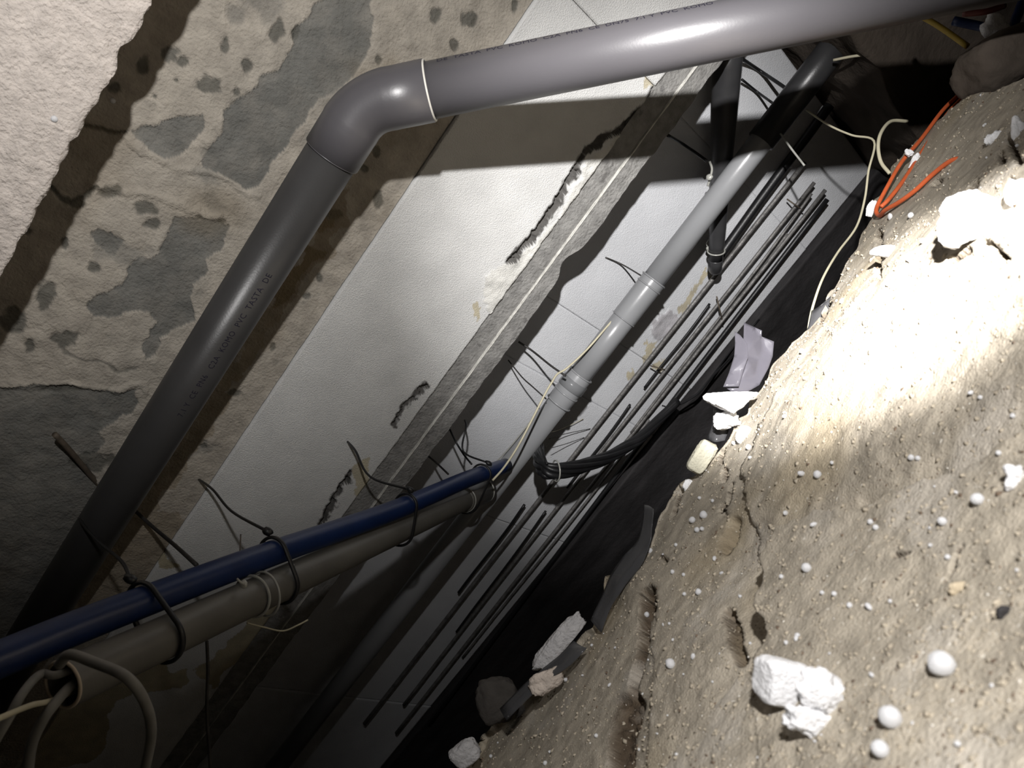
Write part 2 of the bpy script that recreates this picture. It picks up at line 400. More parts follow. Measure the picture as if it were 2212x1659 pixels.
# --- grey mortar ledge: recessed strip, pale bead, lower strip with a broken edge
y2 = 1.49
zA, zW, zB = -.905, -.955, -1.005
def bar(name, z0, z1, y0, y1, m, kind_label, wob=.004, seg=500, step=0.0, notch=None):
    xs = np.linspace(-2.6, 1.25, seg); vs, fs = [], []
    n1 = fbm(np.stack([xs, xs*0, xs*0+z0*50], 1), 34, 5); n2 = fbm(np.stack([xs, xs*0+7, xs*0+z0*31], 1), 26, 5)
    rows = 7
    ins = (z1-z0)*.12
    for i, x in enumerate(xs):
        nb = notch(x) if notch else 0
        za, zz = z0+wob*n1[i]+nb, z1+wob*.2*n2[i]
        for (yy, z_) in ((y1, zz), (y0, zz), (y0+.001*n2[i], (za+zz)/2+(zz-za)*.2), (y0+.0015*n1[i], (za+zz)/2-(zz-za)*.2), (y0, za+ins*.5), (y0+ins*.4, za), (y1, za)):
            vs.append((x, yy, z_))
    for i in range(seg-1):
        for k in range(rows):
            a, b = i*rows+k, i*rows+(k+1) % rows
            fs.append((a, b, b+rows, a+rows))
    fs.append(tuple(range(rows))); fs.append(tuple((seg-1)*rows+k for k in range(rows-1, -1, -1)))
    o = mesh(name, vs, fs, m, smooth=False)
    return tag(o, kind_label, kind='structure')
xn = PY(1230, 575, 1.29).x
bar('trim_2', zW-.004, zA-.0005, YA-.004, y2, M['strip'], 'recessed grey mortar strip under the white board')
bar('trim_3', zW-.0035, zW-.0002, YA-.009, YA+.03, M['bead'], 'thin pale edge bead along the grey ledge', wob=.0012)
bar('trim_4', zB, zW-.004, YA-.006, y2, M['strip'], 'lower grey mortar strip with a broken edge over the recess', wob=.0028,
    notch=lambda x: .022*math.exp(-((x-xn)/.03)**2))
ledge = bpy.data.objects['trim_4']

# --- recessed white boards, lower row (panel 2)
zbot = PY(1330, 1040, y2).z
def jx(px, py): return PY(px, py, y2).x
joints = [jx(700, 1500), jx(1068, 1120), jx(1290, 875), jx(1420, 795), jx(1640, 430)]
edges = [-2.7]+joints+[PR.x-.012]
STY = [[(1535,590),(1500,640),(1465,690),(1472,660),(1505,610),(1525,575)], [(1395,740),(1420,735),(1405,775),(1390,785)], [(1355,800),(1372,797),(1366,815),(1352,822)], [(1410,785),(1440,780),(1430,805),(1410,800)]]
CHY = [[(1405,690),(1450,670),(1475,690),(1450,730),(1420,735),(1405,710)]]
BL = ['lowest recessed white board in deep shadow by the bottom of the pit', 'recessed white board behind the blue and grey pipes', 'recessed white board behind the wire hung coupling of the pale pipe',
      'narrow recessed white board with a grey smear beside the steel rods', 'brightly lit recessed white board behind the black downpipe', 'recessed white board beyond the black downpipe in the upper shadow']
for i in range(len(edges)-1):
    board('insulation_board', edges[i]+.0005, edges[i+1]-.0005, zbot, -1.03+.02, y2+.0015*(i % 2), .03, BL[i], [], CHY if i in (3, 4) else [], STY if i in (3, 4) else [], step=.0045 if i else .008, m='board2')

# --- dark footing, trench bottom and end of the trench
def slab(name, x0, x1, y0, y1, z0, z1, m, label, amp=.006, n=60, rough=30):
    bm = bmesh.new(); bmesh.ops.create_cube(bm, size=1)
    for v in bm.verts: v.co = Vector(((x0+x1)/2+v.co.x*(x1-x0), (y0+y1)/2+v.co.y*(y1-y0), (z0+z1)/2+v.co.z*(z1-z0)))
    bmesh.ops.subdivide_edges(bm, edges=bm.edges, cuts=n, use_grid_fill=True)
    co = np.array([v.co[:] for v in bm.verts]); d = fbm(co, rough, 4)*amp; e = fbm(co+4, rough, 4)*amp
    for v, a, b in zip(bm.verts, d, e): v.co += Vector((a, b, (a-b)*.5))
    me = bpy.data.meshes.new(name); bm.to_mesh(me); bm.free()
    return tag(link(name, me, m), label, kind='structure')
slab('wall_lower', -2.7, 1.3, y2-.02, y2+.25, -2.45, zbot-.004, M['bitumen'], 'dark footing under the recessed white boards')
slab('floor', -2.8, 1.6, .50, 1.75, -2.6, -2.30, M['dirt'], 'dark soil at the bottom of the trench', amp=.03, rough=9, n=80)
pier = slab('wall_right', PR.x, PR.x+.9, PR.y, y2+.2, -2.45, .25, M['clay'], 'brown earth and concrete return wall closing the far end', amp=.012, rough=14)

# ------------------------------------------------------------------ sandy earth bank
EK = -.3055
def bank(px, py):
    r = MW @ np.stack([(px-1106.0)/F, -(py-829.5)/F, -np.ones_like(px)])
    k = EK/(.956*r[1]+r[2]); return (r*k).T
EDGE = [(700,2080),(860,1850),(1000,1660),(1045,1592),(1085,1548),(1150,1500),(1195,1437),(1231,1407),(1271,1373),(1300,1330),(1312,1300),(1328,1262),(1352,1252),(1380,1225),(1402,1195),(1404,1150),(1412,1120),(1436,1085),(1467,1040),(1500,1022),(1535,985),(1560,955),(1590,906),(1641,832),(1663,789),(1696,749),(1732,716),(1765,680),(1812,597),(1845,535),(1872,483),(1890,435),(1957,324),(2000,290),(2050,235),(2096,206),(2172,186),(2260,150),(2400,60)]
NU, NV = 520, 430
E2 = np.array(EDGE, float); E2[:12] -= np.array((26, 21)); E2[12:15] -= np.array((10, 8))
sl = np.concatenate([[0], np.cumsum(np.linalg.norm(np.diff(E2, axis=0), axis=1))])
uu = np.linspace(0, sl[-1], NU); ex = np.interp(uu, sl, E2[:,0]); ey = np.interp(uu, sl, E2[:,1])
_jp = np.stack([uu*.02, uu*0, uu*0], 1); ex = ex+5.5*fbm(_jp, 1.6, 4); ey = ey+5.5*fbm(_jp+40, 1.6, 4)
# the near side of the bank, straightened and pushed out of the picture
nx_, ny_ = np.interp(uu, [0, sl[-1]], [1500, 3300]), np.interp(uu, [0, sl[-1]], [2500, 1000])
tt = np.linspace(0, 1, NV)**1.25
PXE = ex[:,None]+(nx_-ex)[:,None]*tt[None]; PYE = ey[:,None]+(ny_-ey)[:,None]*tt[None]
b3 = bank(PXE.ravel(), PYE.ravel()); bp = np.stack([PXE.ravel(), PYE.ravel()], 1)
NE = np.array((0, .956, 1.0)); NE /= np.linalg.norm(NE)
depth_e = -(b3@MW)[:,2]
jb = np.stack([fbm(b3, 30, 4), fbm(b3+5, 30, 4)], 1)*np.clip(26/np.maximum(depth_e, .3)[:,None], 0, 30)*.5
pjb = bp+jb
edge_t = np.tile(tt, NU)
h = .008*fbm(b3, 5, 2)+.0016*fbm(b3+2, 24, 2)+.0007*fbm(b3+4, 85, 2)+.0004*fbm(b3, 240, 2)
h *= .35+.65*sstep(0, .06, edge_t)
# near mound with a broken front
MOUND = [(1360,1720),(1440,1620),(1510,1555),(1560,1495),(1610,1440),(1645,1380),(1640,1290),(1637,1210),(1690,1155),(1780,1105),(1900,1065),(2050,1010),(2212,930),(2700,700),(3600,900),(2600,3000),(1300,2600)]
mm = inpoly(pjb, MOUND)*1.0
def blur(a, n):
    a = a.reshape(NU, NV)
    for _ in range(n): a = (a+np.roll(a, 1, 0)+np.roll(a, -1, 0))/3; a = (a+np.roll(a, 1, 1)+np.roll(a, -1, 1))/3
    return a.ravel()
# the ground drops away behind the broken front of the near mound
md = polydist(pjb, MOUND[:14])
h -= (1-blur(mm, 2))*.034*np.exp(-md/170)
STEP = [(1402,1270),(1395,1330),(1388,1400),(1370,1470),(1365,1520),(1345,1600),(1335,1720)]
sd = polydist(pjb, STEP); sx = np.interp(bp[:,1], [p[1] for p in STEP], [p[0] for p in STEP])
h -= (blur(((bp[:,0]+jb[:,0]*.5) < sx)*1.0, 2)*(.006+.034*(1-np.exp(-sd/200))))*sstep(1225, 1300, bp[:,1])
# swell that faces the torch, with a crest strip falling away from it
HOT = [(1600,1010),(1690,855),(1790,765),(1850,690),(1910,640),(1970,590),(2040,555),(2120,520),(2212,440),(2600,250),(3600,900),(3000,3000),(1700,2400)]
hd = polydist(bp+jb*.6, HOT[1:10]); hin = inpoly(bp+jb*.6, HOT)
ed_ = polydist(bp, EDGE)
h += .024*np.where(hin, np.exp(-hd/260), ed_/(ed_+hd+1e-6)*np.exp(-np.clip(hd-60, 0, None)/70))
FIS = [([(1402,1280),(1395,1330)], 15), ([(1395,1330),(1388,1400),(1370,1470),(1365,1520)], 12), ([(1365,1520),(1345,1600),(1335,1720)], 27),
       ([(1588,1130),(1578,1160),(1565,1185)], 13), ([(1575,1330),(1590,1380),(1598,1425)], 15), ([(1560,975),(1557,1000)], 4), ([(1567,1015),(1565,1035)], 4),
       ([(1562,1090),(1558,1105)], 4), ([(1580,1045),(1575,1080),(1568,1110)], 2.2), ([(1899,500),(1896,600)], 6), ([(1790,655),(1775,690)], 5), ([(2060,560),(2090,540)], 8),
       ([(2110,390),(2090,430),(2075,460)], 5), ([(2160,330),(2165,350)], 6), ([(2185,385),(2195,400)], 5), ([(1400,1075),(1408,1105)], 5), ([(1470,1060),(1463,1085),(1455,1110)], 4),
       ([(2125,520),(2180,560)], 4), ([(2015,400),(2030,390)], 4), ([(2200,350),(2180,300)], 7), ([(2010,560),(2005,570)], 3), ([(2040,1260),(2080,1180)], 4), ([(1930,1200),(1960,1190)], 3), ([(1430,1200),(1440,1210)],3)]
_bp0 = bp.copy(); bp = project(b3+h[:,None]*NE); pjb = bp+jb       # cracks are cut into the shaped ground
fis = np.zeros(len(bp)); fcol = np.zeros(len(bp))
jf = np.stack([fbm(b3, 70, 4), fbm(b3+5, 70, 4)], 1)*np.clip(3.2/np.maximum(depth_e, .25)[:,None], 0, 9)
for pl, wd in FIS: fd_ = polydist(bp+jf, pl); fis = np.maximum(fis, sstep(wd*1.12, wd*.72, fd_)); fcol = np.maximum(fcol, sstep(wd*1.35, wd*.9, fd_))
h -= .022*fis*np.clip(depth_e, .5, 1)*(1+.5*fbm(b3, 90, 3))
# upright washed grooves
h -= .0006*sstep(.25, .8, fbm(np.stack([b3[:,0], b3[:,1]*.25, b3[:,2]*.25], 1), 60, 3))*sstep(.02, .1, edge_t)
surf = b3+h[:,None]*NE
# bank face falling away into the trench beyond the edge
rows = surf.reshape(NU, NV, 3); top = rows[:, :1]
falls = []
for dy, dz, a in ((.050, -1.25, .04), (.045, -.8, .04), (.035, -.45, .03), (.025, -.2, .02), (.016, -.08, .012), (.007, -.022, .005)):
    f_ = top[:, 0]+np.array((0, dy, dz)); f_ = f_+(fbm(f_, 12, 4)*a)[:,None]*np.array((.3, 1, .3)); f_[:,1] = np.minimum(f_[:,1], top[:,0,1]+dy+.004); falls.append(f_)
allr = np.concatenate([np.stack(falls, 1), rows], 1)
shade_zone = np.concatenate([np.zeros((NU, len(falls)))+.2, fcol.reshape(NU, NV)], 1)  # shade in the fissures painted dark brown, faint on the trench face
# the bank goes on behind the viewer and along the trench
for d_ in (.12, .35, .9):
    n_ = rows[:, -1]+np.array((0, -.723, .691))*d_; n_ = n_+(fbm(n_, 5, 3)*.01)[:,None]*NE
    allr = np.concatenate([allr, n_[:, None]], 1); shade_zone = np.concatenate([shade_zone, shade_zone[:, -1:]*0], 1)
for sgn, src_ in ((1, -1), (-1, 0)):
    base_ = allr[src_].copy()
    for d_ in (.1, .3, .8):
        n_ = base_+np.array((sgn*d_, 0, 0)); n_ = n_+(fbm(n_, 6, 3)*.012)[:,None]*NE
        allr = np.concatenate([allr, n_[None]], 0) if sgn > 0 else np.concatenate([n_[None], allr], 0)
        shade_zone = np.concatenate([shade_zone, shade_zone[-1:]*0], 0) if sgn > 0 else np.concatenate([shade_zone[:1]*0, shade_zone], 0)
NUA, NVA = allr.shape[:2]; shade_zone = shade_zone.ravel()
flat3 = allr.reshape(-1, 3)
lite = sstep(.3, .95, fbm(flat3+3, 14, 4))
ochre = sstep(.25, .9, fbm(flat3+8, 5, 3))*.6
M['earth'] = attr_mat('sandy_earth', (.40, .355, .285), [((.055, .034, .018), 30), ((.50, .46, .40), 30), ((.40, .33, .22), 20)], rough=.95, var=.24, scale=48, bump=.5, bscale=460, speck=((.66, .62, .54), 210, .70))
earth = grid_object('floor_bank', flat3, NUA, NVA, M['earth'], np.stack([shade_zone*.9, lite*.6, ochre], 1))
tag(earth, 'sandy beige earth bank sloping down to the trench', kind='structure')
_idx = np.arange(NUA*NVA).reshape(NUA, NVA)
_q = np.stack([_idx[:-1, :-1], _idx[1:, :-1], _idx[1:, 1:], _idx[:-1, 1:]], -1).reshape(-1, 4)
BVH = BVHTree.FromPolygons([tuple(v) for v in flat3], [tuple(int(i) for i in f) for f in _q])
def PE(px, py):
    d = Vector(ray(px, py)).normalized(); hit = BVH.ray_cast(Vector((0, 0, 0)), d)
    if hit[0] is None: return Vector(bank(np.array([float(px)]), np.array([float(py)]))[0]), Vector(NE)
    n = hit[1];  n = n if n.dot(d) < 0 else -n
    return hit[0], n
def depth_of(v): return -v.dot(BACK)

# ------------------------------------------------------------------ large drain pipe with elbow
R1 = .0398
def lerp_px(a, b, t):
    """straight 3D line between two (px,py,depth)"""
    A, B = P(*a), P(*b); return A+(B-A)*t
drain = empty('drain_pipe', 'thick grey drain pipe with an elbow crossing the stained wall', 'pipe')
J = P(787, 225, 1.088); UE = P(2330, -93, 1.015); LE = P(-60, 1576, 1.58)
du, dl = (UE-J).normalized(), (LE-J).normalized()
drain.location = (0, 0, 0)
tube('pipe_section', [J+du*.085, UE], R1, M['pvc'], drain, 64)
tag(tube('pipe_section', [J+dl*.075, LE], R1, M['pvc_low'], drain, 64), 'darker run of pipe below the elbow')  # same pipe, given a darker grey below the elbow
arc = []
ta, tb = .038, .036
for k in range(15):
    t = k/14; a, b = J+dl*tb, J+du*ta
    arc.append(a*(1-t)**2+J*2*t*(1-t)+b*t*t)
pts = [J+dl*.090, J+dl*.0895, J+dl*.044]+arc+[J+du*.046, J+du*.0975, J+du*.098]
rr = [R1+.001, R1+.004, R1+.004]+[R1+.0045-.0015*math.sin(math.pi*k/14) for k in range(15)]+[R1+.0042, R1+.0045, R1+.002]
elb = tube('elbow', pts, rr, M['pvc'], drain, 64)
def ring(name, c, axis, R, r, m, parent, res=8, seg=56, stretch=1.0):
    axis = Vector(axis).normalized(); n = axis.orthogonal().normalized(); b = axis.cross(n)
    ps = [Vector(c)+(n*math.cos(2*math.pi*k/seg)+b*math.sin(2*math.pi*k/seg))*R for k in range(seg)]
    return tube(name, ps, r, m, parent, res, closed=True, up=axis, flat=stretch)
tag(ring('sealing_ring', J+du*.0985, du, R1+.0020, .0018, M['seal'], elb), 'thin white sealing ring at the elbow mouth')
ring('socket_lip', J+dl*.0905, dl, R1+.0022, .0012, M['pvc'], elb)

def print_on(parent, text, start, dirv, R, facing, height, off=0.0, spacing=1.0):
    """flat lettering wrapped on the pipe: text runs along dirv, its baseline at angle 'off' from the facing direction"""
    cu = bpy.data.curves.new('printed_text', 'FONT'); cu.body = text; cu.size = height; cu.space_character = spacing; cu.resolution_u = 2
    to = bpy.data.objects.new('printed_text', cu); COL.objects.link(to)
    dg = bpy.context.evaluated_depsgraph_get(); me = bpy.data.meshes.new_from_object(to.evaluated_get(dg))
    bpy.data.objects.remove(to); me.name = 'printed_text'
    bm = bmesh.new(); bm.from_mesh(me)
    bmesh.ops.triangulate(bm, faces=bm.faces)
    for _ in range(2): bmesh.ops.subdivide_edges(bm, edges=[e for e in bm.edges if e.calc_length() > height*.25], cuts=1)
    d = Vector(dirv).normalized(); fz = (Vector(facing)-d*d.dot(Vector(facing))).normalized(); s = fz.cross(d)  # s: 'up' of the letters
    s = -s if False else s
    for v in bm.verts:
        a = off+(v.co.y-height*.35)/R
        v.co = Vector(start)+d*v.co.x+(fz*math.cos(a)+s*math.sin(a))*(R+.0003)
    bm.to_mesh(me); bm.free()
    return link('printed_text', me, M['ink'], parent, False)
# lower run: reads upward along the pipe, toward the elbow; upper run: along the top of the pipe
p0 = J+dl*((J-P(440, 766, 1.27)).length)
print_on(drain, '7.1 Y  CE  PN6   C2A  KOMO  PVC  TASTA  DE', J+dl*.60, -dl, R1, -(J+dl*.35), .0135, -.38, 1.12)
print_on(drain, 'DE  TASTA  PVC  KOMO  C2A  PN6  CE  DN75  7.1 Y  PVC  KOMO', J+du*.118, du, R1, -(J+du*.3), .0135, 1.20, 1.0)
for px_, py_ in ((1485, 27), (1402, 98), (1460, 133), (1720, 12)): pass

# ------------------------------------------------------------------ pale pipe running along the recess
YM = 1.335
mid = empty('condensate_pipe', 'slim pale grey pipe with couplings running in front of the recessed boards', 'pipe')
mA, mB = PY(560, 1738, YM), PY(1905, -32, YM)
midm = [PY(750, 1470, YM), PY(937, 1216, YM), PY(1162, 915, YM), PY(1410, 600, YM), PY(1655, 305, YM)]
# the runs are straight to within a pipe wall: fit one line
A0 = np.array([list(v) for v in midm]); c0 = A0.mean(0); dm = Vector(np.linalg.svd(A0-c0)[2][0]); dm = dm if dm.x > 0 else -dm; c0 = Vector(c0)
R2 = .0290
def on_mid(px, py):
    """point on the pale pipe's axis closest to a photo ray"""
    d = Vector(ray(px, py)).normalized(); w0 = -c0; b = dm.dot(d); dd = dm.dot(w0); e2 = d.dot(w0)
    t = (b*e2-dd)/(1-b*b) if False else ((dm.dot(-c0))-b*(d.dot(-c0)))/(1-b*b)
    return c0+dm*t
ends = [on_mid(560, 1738), on_mid(1213, 842), on_mid(1345, 690), on_mid(1905, -32)]
tube('pipe_section', [ends[0], on_mid(1213, 850)], R2, M['pvc_pale'], mid, 40)
tube('pipe_section', [on_mid(1215, 848), on_mid(1400, 608)], R2, M['pvc_pale'], mid, 40)
tube('pipe_section', [on_mid(1395, 614), ends[3]], R2-.001, M['pvc_pale'], mid, 40)
def sleeve(a, b, R, parent, lips=()):
    o = tube('coupling', [a, a, a+(b-a)*.02, b-(b-a)*.02, b, b], [R-.002, R-.0005, R, R, R-.0005, R-.002], M['pvc_pale'], parent, 40)
    for t, r in lips: ring('rib', a+(b-a)*t, dm, R+.0004, r, M['pvc_pale'], o, 8, 40)
    return o
sleeve(on_mid(1346, 688), on_mid(1402, 597), R2+.0020, mid, ((.0, .0014), (.84, .0022), (1.0, .0024)))
sleeve(on_mid(1202, 866), on_mid(1250, 806), R2+.0032, mid, ((.0, .0026), (.34, .0022), (1.0, .0022)))
slv = tube('shade_sleeve', [on_mid(1652, 312), ends[3]], R2+.004, M['pvc_black'], mid, 36)  # added skin that blackens the far run, where the pipe lies in shade
tag(slv, 'black skin standing in for shade on the far run of the pale pipe')
tape = tube('clear_tape', [on_mid(1226, 836), on_mid(1240, 818)], R2+.0063, M['tape'], None, 40)
tag(tape, 'clear shiny tape wrapped round the wire hung coupling of the pale pipe', 'tape')

# ------------------------------------------------------------------ black downpipe behind the pale pipe
dp_ = empty('downpipe', 'black tapering plastic downpipe hung behind the pale pipe', 'pipe')
a_, b_ = P(1573, 95, 1.60), P(1546, 560, 1.93)
N_ = 12
tube('pipe_body', [a_+(b_-a_)*k/N_ for k in range(N_+1)], [.0335-.0150*k/N_ for k in range(N_+1)], M['pvc_black'], dp_, 32)
endp = [b_, P(1545, 570, 1.94), P(1545, 579, 1.96), P(1547, 583, 1.985)]
tube('rounded_end', catmull(endp, 4), [.0185]*5+[.0183]*4+[.0175, .016, .013, .008][:4], M['pvc_black'], dp_, 28)
tie = empty('cable_tie', 'clear cable tie round the foot of the black downpipe', 'tie')
cc = a_+(b_-a_)*.955
ring('band', cc, b_-a_, .0215, .0022, M['clear'], tie, 6, 30)
lump('lock', P(1531, 537, 1.95), (.006, .007, .006), M['clear'], 3, 2, parent=tie); tube('tail', catmull([P(1531, 537, 1.95), P(1526, 527, 1.94), P(1531, 518, 1.94)], 4), .0012, M['clear'], tie, 6)
tie = empty('cable_tie', 'clear twisted cable tie knotted beside the black downpipe above the pale pipe', 'tie')
tube('tail', catmull([P(1533, 348, 1.70), P(1538, 365, 1.71), P(1534, 385, 1.72), P(1529, 402, 1.73)], 5), .0028, M['clear'], tie, 6)
lump('lock', P(1532, 383, 1.71), (.008, .01, .006), M['clear'], 4, 2, parent=tie)

# ------------------------------------------------------------------ blue water pipe and grey conduit crossing the trench
def persp(px0, d0, px1, d1):
    k0, k1 = 1/d0, 1/d1
    return lambda px: 1/(k0+(k1-k0)*(px-px0)/(px1-px0))
dB = persp(0, .73, 1110, 1.90); dG = persp(137, .75, 1045, 1.85)
def bl(px): return np.interp(px, [-140, 0, 150, 330, 460, 580, 850, 1010, 1110], [1478, 1424, 1361, 1292, 1243, 1198, 1103, 1035, 1000])
def gl(px): return np.interp(px, [100, 137, 350, 610, 868, 1045], [1494, 1478, 1378, 1258, 1143, 1060])
RB, RG = .0187, .0252
Bp = lambda px: P(px, float(bl(px)), dB(px)); Gp = lambda px: P(px, float(gl(px)), dG(px))
bo = tube('water_pipe', catmull([Bp(x) for x in (-140, 0, 160, 330, 580, 850, 1010, 1092)], 6), RB, M['blue'], None, 36)
tag(bo, 'dark blue plastic water pipe tied beside a grey conduit', 'pipe')
gr = empty('conduit', 'grey conduit with an open cut end, tied under the blue pipe', 'pipe')
GA, GB = Gp(137), Gp(1045); dgv = (GB-GA).normalized()
pipe_wall('conduit_wall', GA, GB, RG, M['pvc_dim'], gr, wall=.0032, res=48)
rimr = tube('cut_rim', [GA-dgv*.0006+(dgv.orthogonal().normalized()*math.cos(2*math.pi*k/48)+dgv.cross(dgv.orthogonal().normalized())*math.sin(2*math.pi*k/48))*(RG-.0016) for k in range(48)], .0019, M['rim'], gr, 8, closed=True)
sl_ = tube('end_socket', [Gp(1000), Gp(1002), Gp(1050)], [RG+.001, RG+.0035, RG+.0035], M['pvc_dim'], gr, 40)
tag(ring('socket_ring', Gp(1003), dgv, RG+.0038, .0016, M['clear'], sl_), 'pale ring at the socket mouth')
ring('socket_ring', Gp(1044), dgv, RG+.0038, .0020, M['clear'], sl_)
lump('end_cap', Gp(1050), (.027, .027, .022), M['pvc_dim'], 5, 3, .05, .0, parent=gr)

def strap_loop(px, RG=RG):
    """band around both pipes at photo column px (section square to the pipes)"""
    g0 = Gp(px); ax = dgv
    # blue axis point in the same section plane
    best = min((Bp(x) for x in np.linspace(px-160, px+160, 200)), key=lambda v: abs((v-g0).dot(ax)))
    e1 = (best-g0); e1 = (e1-ax*e1.dot(ax)).normalized(); e2 = ax.cross(e1); D = (best-g0).dot(e1)
    pts = []
    for k in range(48):
        a = 2*math.pi*k/48
        pts += [((RG+.0044)*math.cos(a), (RG+.0044)*math.sin(a)), (D+(RB+.0044)*math.cos(a), (RB+.0044)*math.sin(a))]
    pts = sorted(set(pts)); lo, up = [], []
    cr = lambda o, a, b: (a[0]-o[0])*(b[1]-o[1])-(a[1]-o[1])*(b[0]-o[0])
    for p in pts:
        while len(lo) > 1 and cr(lo[-2], lo[-1], p) <= 0: lo.pop()
        lo.append(p)
    for p in reversed(pts):
        while len(up) > 1 and cr(up[-2], up[-1], p) <= 0: up.pop()
        up.append(p)
    hull = lo[:-1]+up[:-1]
    return [g0+e1*x+e2*y for x, y in hull], g0+e1*(D+RB+.0135), ax
def strap(px, hook, label, r=.0026, knot=None):
    t = empty('hanging_strap', label, 'strap', 'black straps hanging the two pipes from the wall')
    loop, kp, ax = strap_loop(px, RG+.004 if px > 950 else RG)
    tube('band', loop, r, M['black'], t, 8, closed=True, up=ax, flat=1.5)
    k = kp
    lump('knot', k, (.0085, .006, .006), M['black'], px, 2, .2, .1, frame(-30), parent=t)
    tube('hanger', catmull([*hook, k], 6), r*.95, M['black'], t, 8)
    return t
def wp(px, py, dy=.02): return PY(px, py, YA-dy)
strap(352, [P(172, 1122, 1.31), P(190, 1146, 1.27), P(215, 1172, 1.2), P(262, 1212, 1.02)], 'black strap hanging the pipes, nearest the open conduit end', .0026, P(311, 1252, .89))
strap(606, [wp(430, 1036, .0), P(460, 1058, 1.42), P(500, 1104, 1.3)], 'black strap hanging the pipes, second from the open conduit end', .0026, P(561, 1167, 1.10))
strap(862, [wp(749, 952, .0), P(768, 974, 1.55), P(800, 1030, 1.5)], 'black strap hanging the pipes below the torn end of the white board', .0026, P(829, 1079, 1.40))
strap(1006, [PY(1004, 908, 1.40), P(1007, 922, 1.76), P(1001, 975, 1.75)], 'black strap hanging the pipes where they meet the pale pipe', .0024, P(998, 1016, 1.72))
def wire(name, pts, r, m, label, cat='wire', group=None, res=8, n=6):
    return tag(tube(name, catmull(pts, n), r, m, None, res), label, cat, group)
wire('tie_wire', [PY(972, 928, 1.36), P(985, 955, 1.82), P(1002, 982, 1.80), P(1019, 1003, 1.78)], .0024, M['black'], 'short black wire crossing behind the last black strap')
wire('tie_wire', [PY(925, 985, 1.5), P(945, 1002, 1.86), P(968, 1024, 1.78)], .0026, M['wire'], 'dark stub of wire between ledge and blue pipe')
wire('hook_rod', [wp(118, 938, .045), wp(150, 972, .03), wp(200, 1032, .0), wp(225, 1060, -.01)], .0052, M['rust'], 'bent rusty hook rod sticking out of the stained wall', 'hook')
wire('hanger_loop', [wp(286, 1098, .0), P(330, 1138, 1.42), P(380, 1180, 1.28), P(424, 1220, 1.12)], .0036, M['wire'], 'dark grey hanger wire running down behind the blue pipe', 'hanger')
wire('tie_wire', [P(520, 1155, 1.3), P(519, 1180, 1.25), P(517, 1210, 1.2)], .0013, M['rust'], 'tiny upright wire end above the blue pipe')
wire('string', [P(447, 1385, .97), P(449, 1450, .98), P(447, 1540, .99), P(455, 1665, 1.0)], .0022, M['wire'], 'dark string hanging straight down from the grey conduit', 'string')

# clear tie on the conduit with a slack ring and a drooping tail
ct = empty('cable_tie', 'clear cable tie round the grey conduit with a long drooping tail', 'tie')
ring('band', Gp(545), dgv, RG+.0034, .0021, M['clear'], ct, 8, 40)
ring('slack_loop', Gp(556)+RIGHT*.010, dgv+RIGHT*.25, RG+.0056, .0016, M['clear'], ct, 8, 40)
lump('lock', P(526, 1262, .975), (.005, .007, .005), M['clear'], 6, 2, parent=ct)
tube('tail', catmull([P(534, 1346, 1.02), P(570, 1355, 1.04), P(610, 1363, 1.06), P(640, 1352, 1.07), P(665, 1339, 1.08)], 6), .0026, M['cream'], ct, 6, flat=.45)
tube('tail', catmull([P(512, 1250, .955), P(520, 1258, .958), P(527, 1262, .962)], 5), .0016, M['clear'], ct, 6)
# crumbs stuck on the conduit
for i, (x, y, s) in enumerate(((646, 1236, .0045), (630, 1220, .003))):
    tag(lump('polystyrene_crumb', P(x, y, dG(x)-.026), (s, s, s), M['eps'], 20+i, 2, .3, .2), 'white crumb on the grey conduit' if i == 0 else 'smaller white crumb beside another on the grey conduit', 'crumb')
# hoses and rod at the open end
wire('hose', [GA+dgv*.06+RIGHT*.006, GA+dgv*.01+RIGHT*.006, P(112, 1528, .72), P(85, 1570, .71), P(66, 1620, .71), P(58, 1700, .71)], .0050, M['hose'], 'grey hose coming out of the open conduit end and hanging down', 'hose', res=14)
wire('hose', [P(128, 1436, .72), P(150, 1414, .708), P(200, 1430, .70), P(272, 1462, .685), P(312, 1515, .70), P(327, 1575, .73), P(318, 1640, .75), P(300, 1710, .76)], .0050, M['hose'], 'pale grey hose looped over the grey conduit near its open end', 'hose', res=14)
wire('hose', [GA+dgv*.05+UPV*.012, GA-dgv*.005+UPV*.012, P(88, 1456, .74), P(50, 1496, .69), P(14, 1560, .67), P(-40, 1650, .66)], .0042, M['hose'], 'dim grey hose curling from the open conduit end toward the corner', 'hose', res=14)
wire('draw_rod', [GA+dgv*.12-UPV*.013, GA-UPV*.012, P(60, 1526, .68), P(-60, 1578, .62)], .0027, M['cream'], 'straight cream draw rod poking out of the open conduit', 'rod', res=10)

# ------------------------------------------------------------------ black cable bundle slung from the pale pipe
bund = empty('cable_bundle', 'bundle of black cables slung from the pale pipe across the steel rods', 'cables')
core = catmull([P(1162, 968, 2.00), P(1162, 986, 1.93), P(1166, 1004, 1.87), P(1178, 1016, 1.84), P(1215, 1016, 1.85), P(1260, 1006, 1.90), P(1310, 990, 1.98), P(1350, 968, 2.03), P(1385, 945, 2.06), P(1425, 905, 2.10), P(1462, 868, 2.12)], 6)
for k in range(6):
    ps = []
    for i, p in enumerate(core):
        t = i/(len(core)-1); R = .0175*(1-.62*t); a = 2*math.pi*k/6+t*7
        ps.append(p+UPV*math.cos(a)*R+(RIGHT*.5+BACK*.7)*math.sin(a)*R)
    tube('cable', ps, (.0092-.003*k/6)*.95, M['black'], bund, 8)
ring('binding', core[22], core[23]-core[21], .0262, .002, M['clear'], bund, 6, 24)
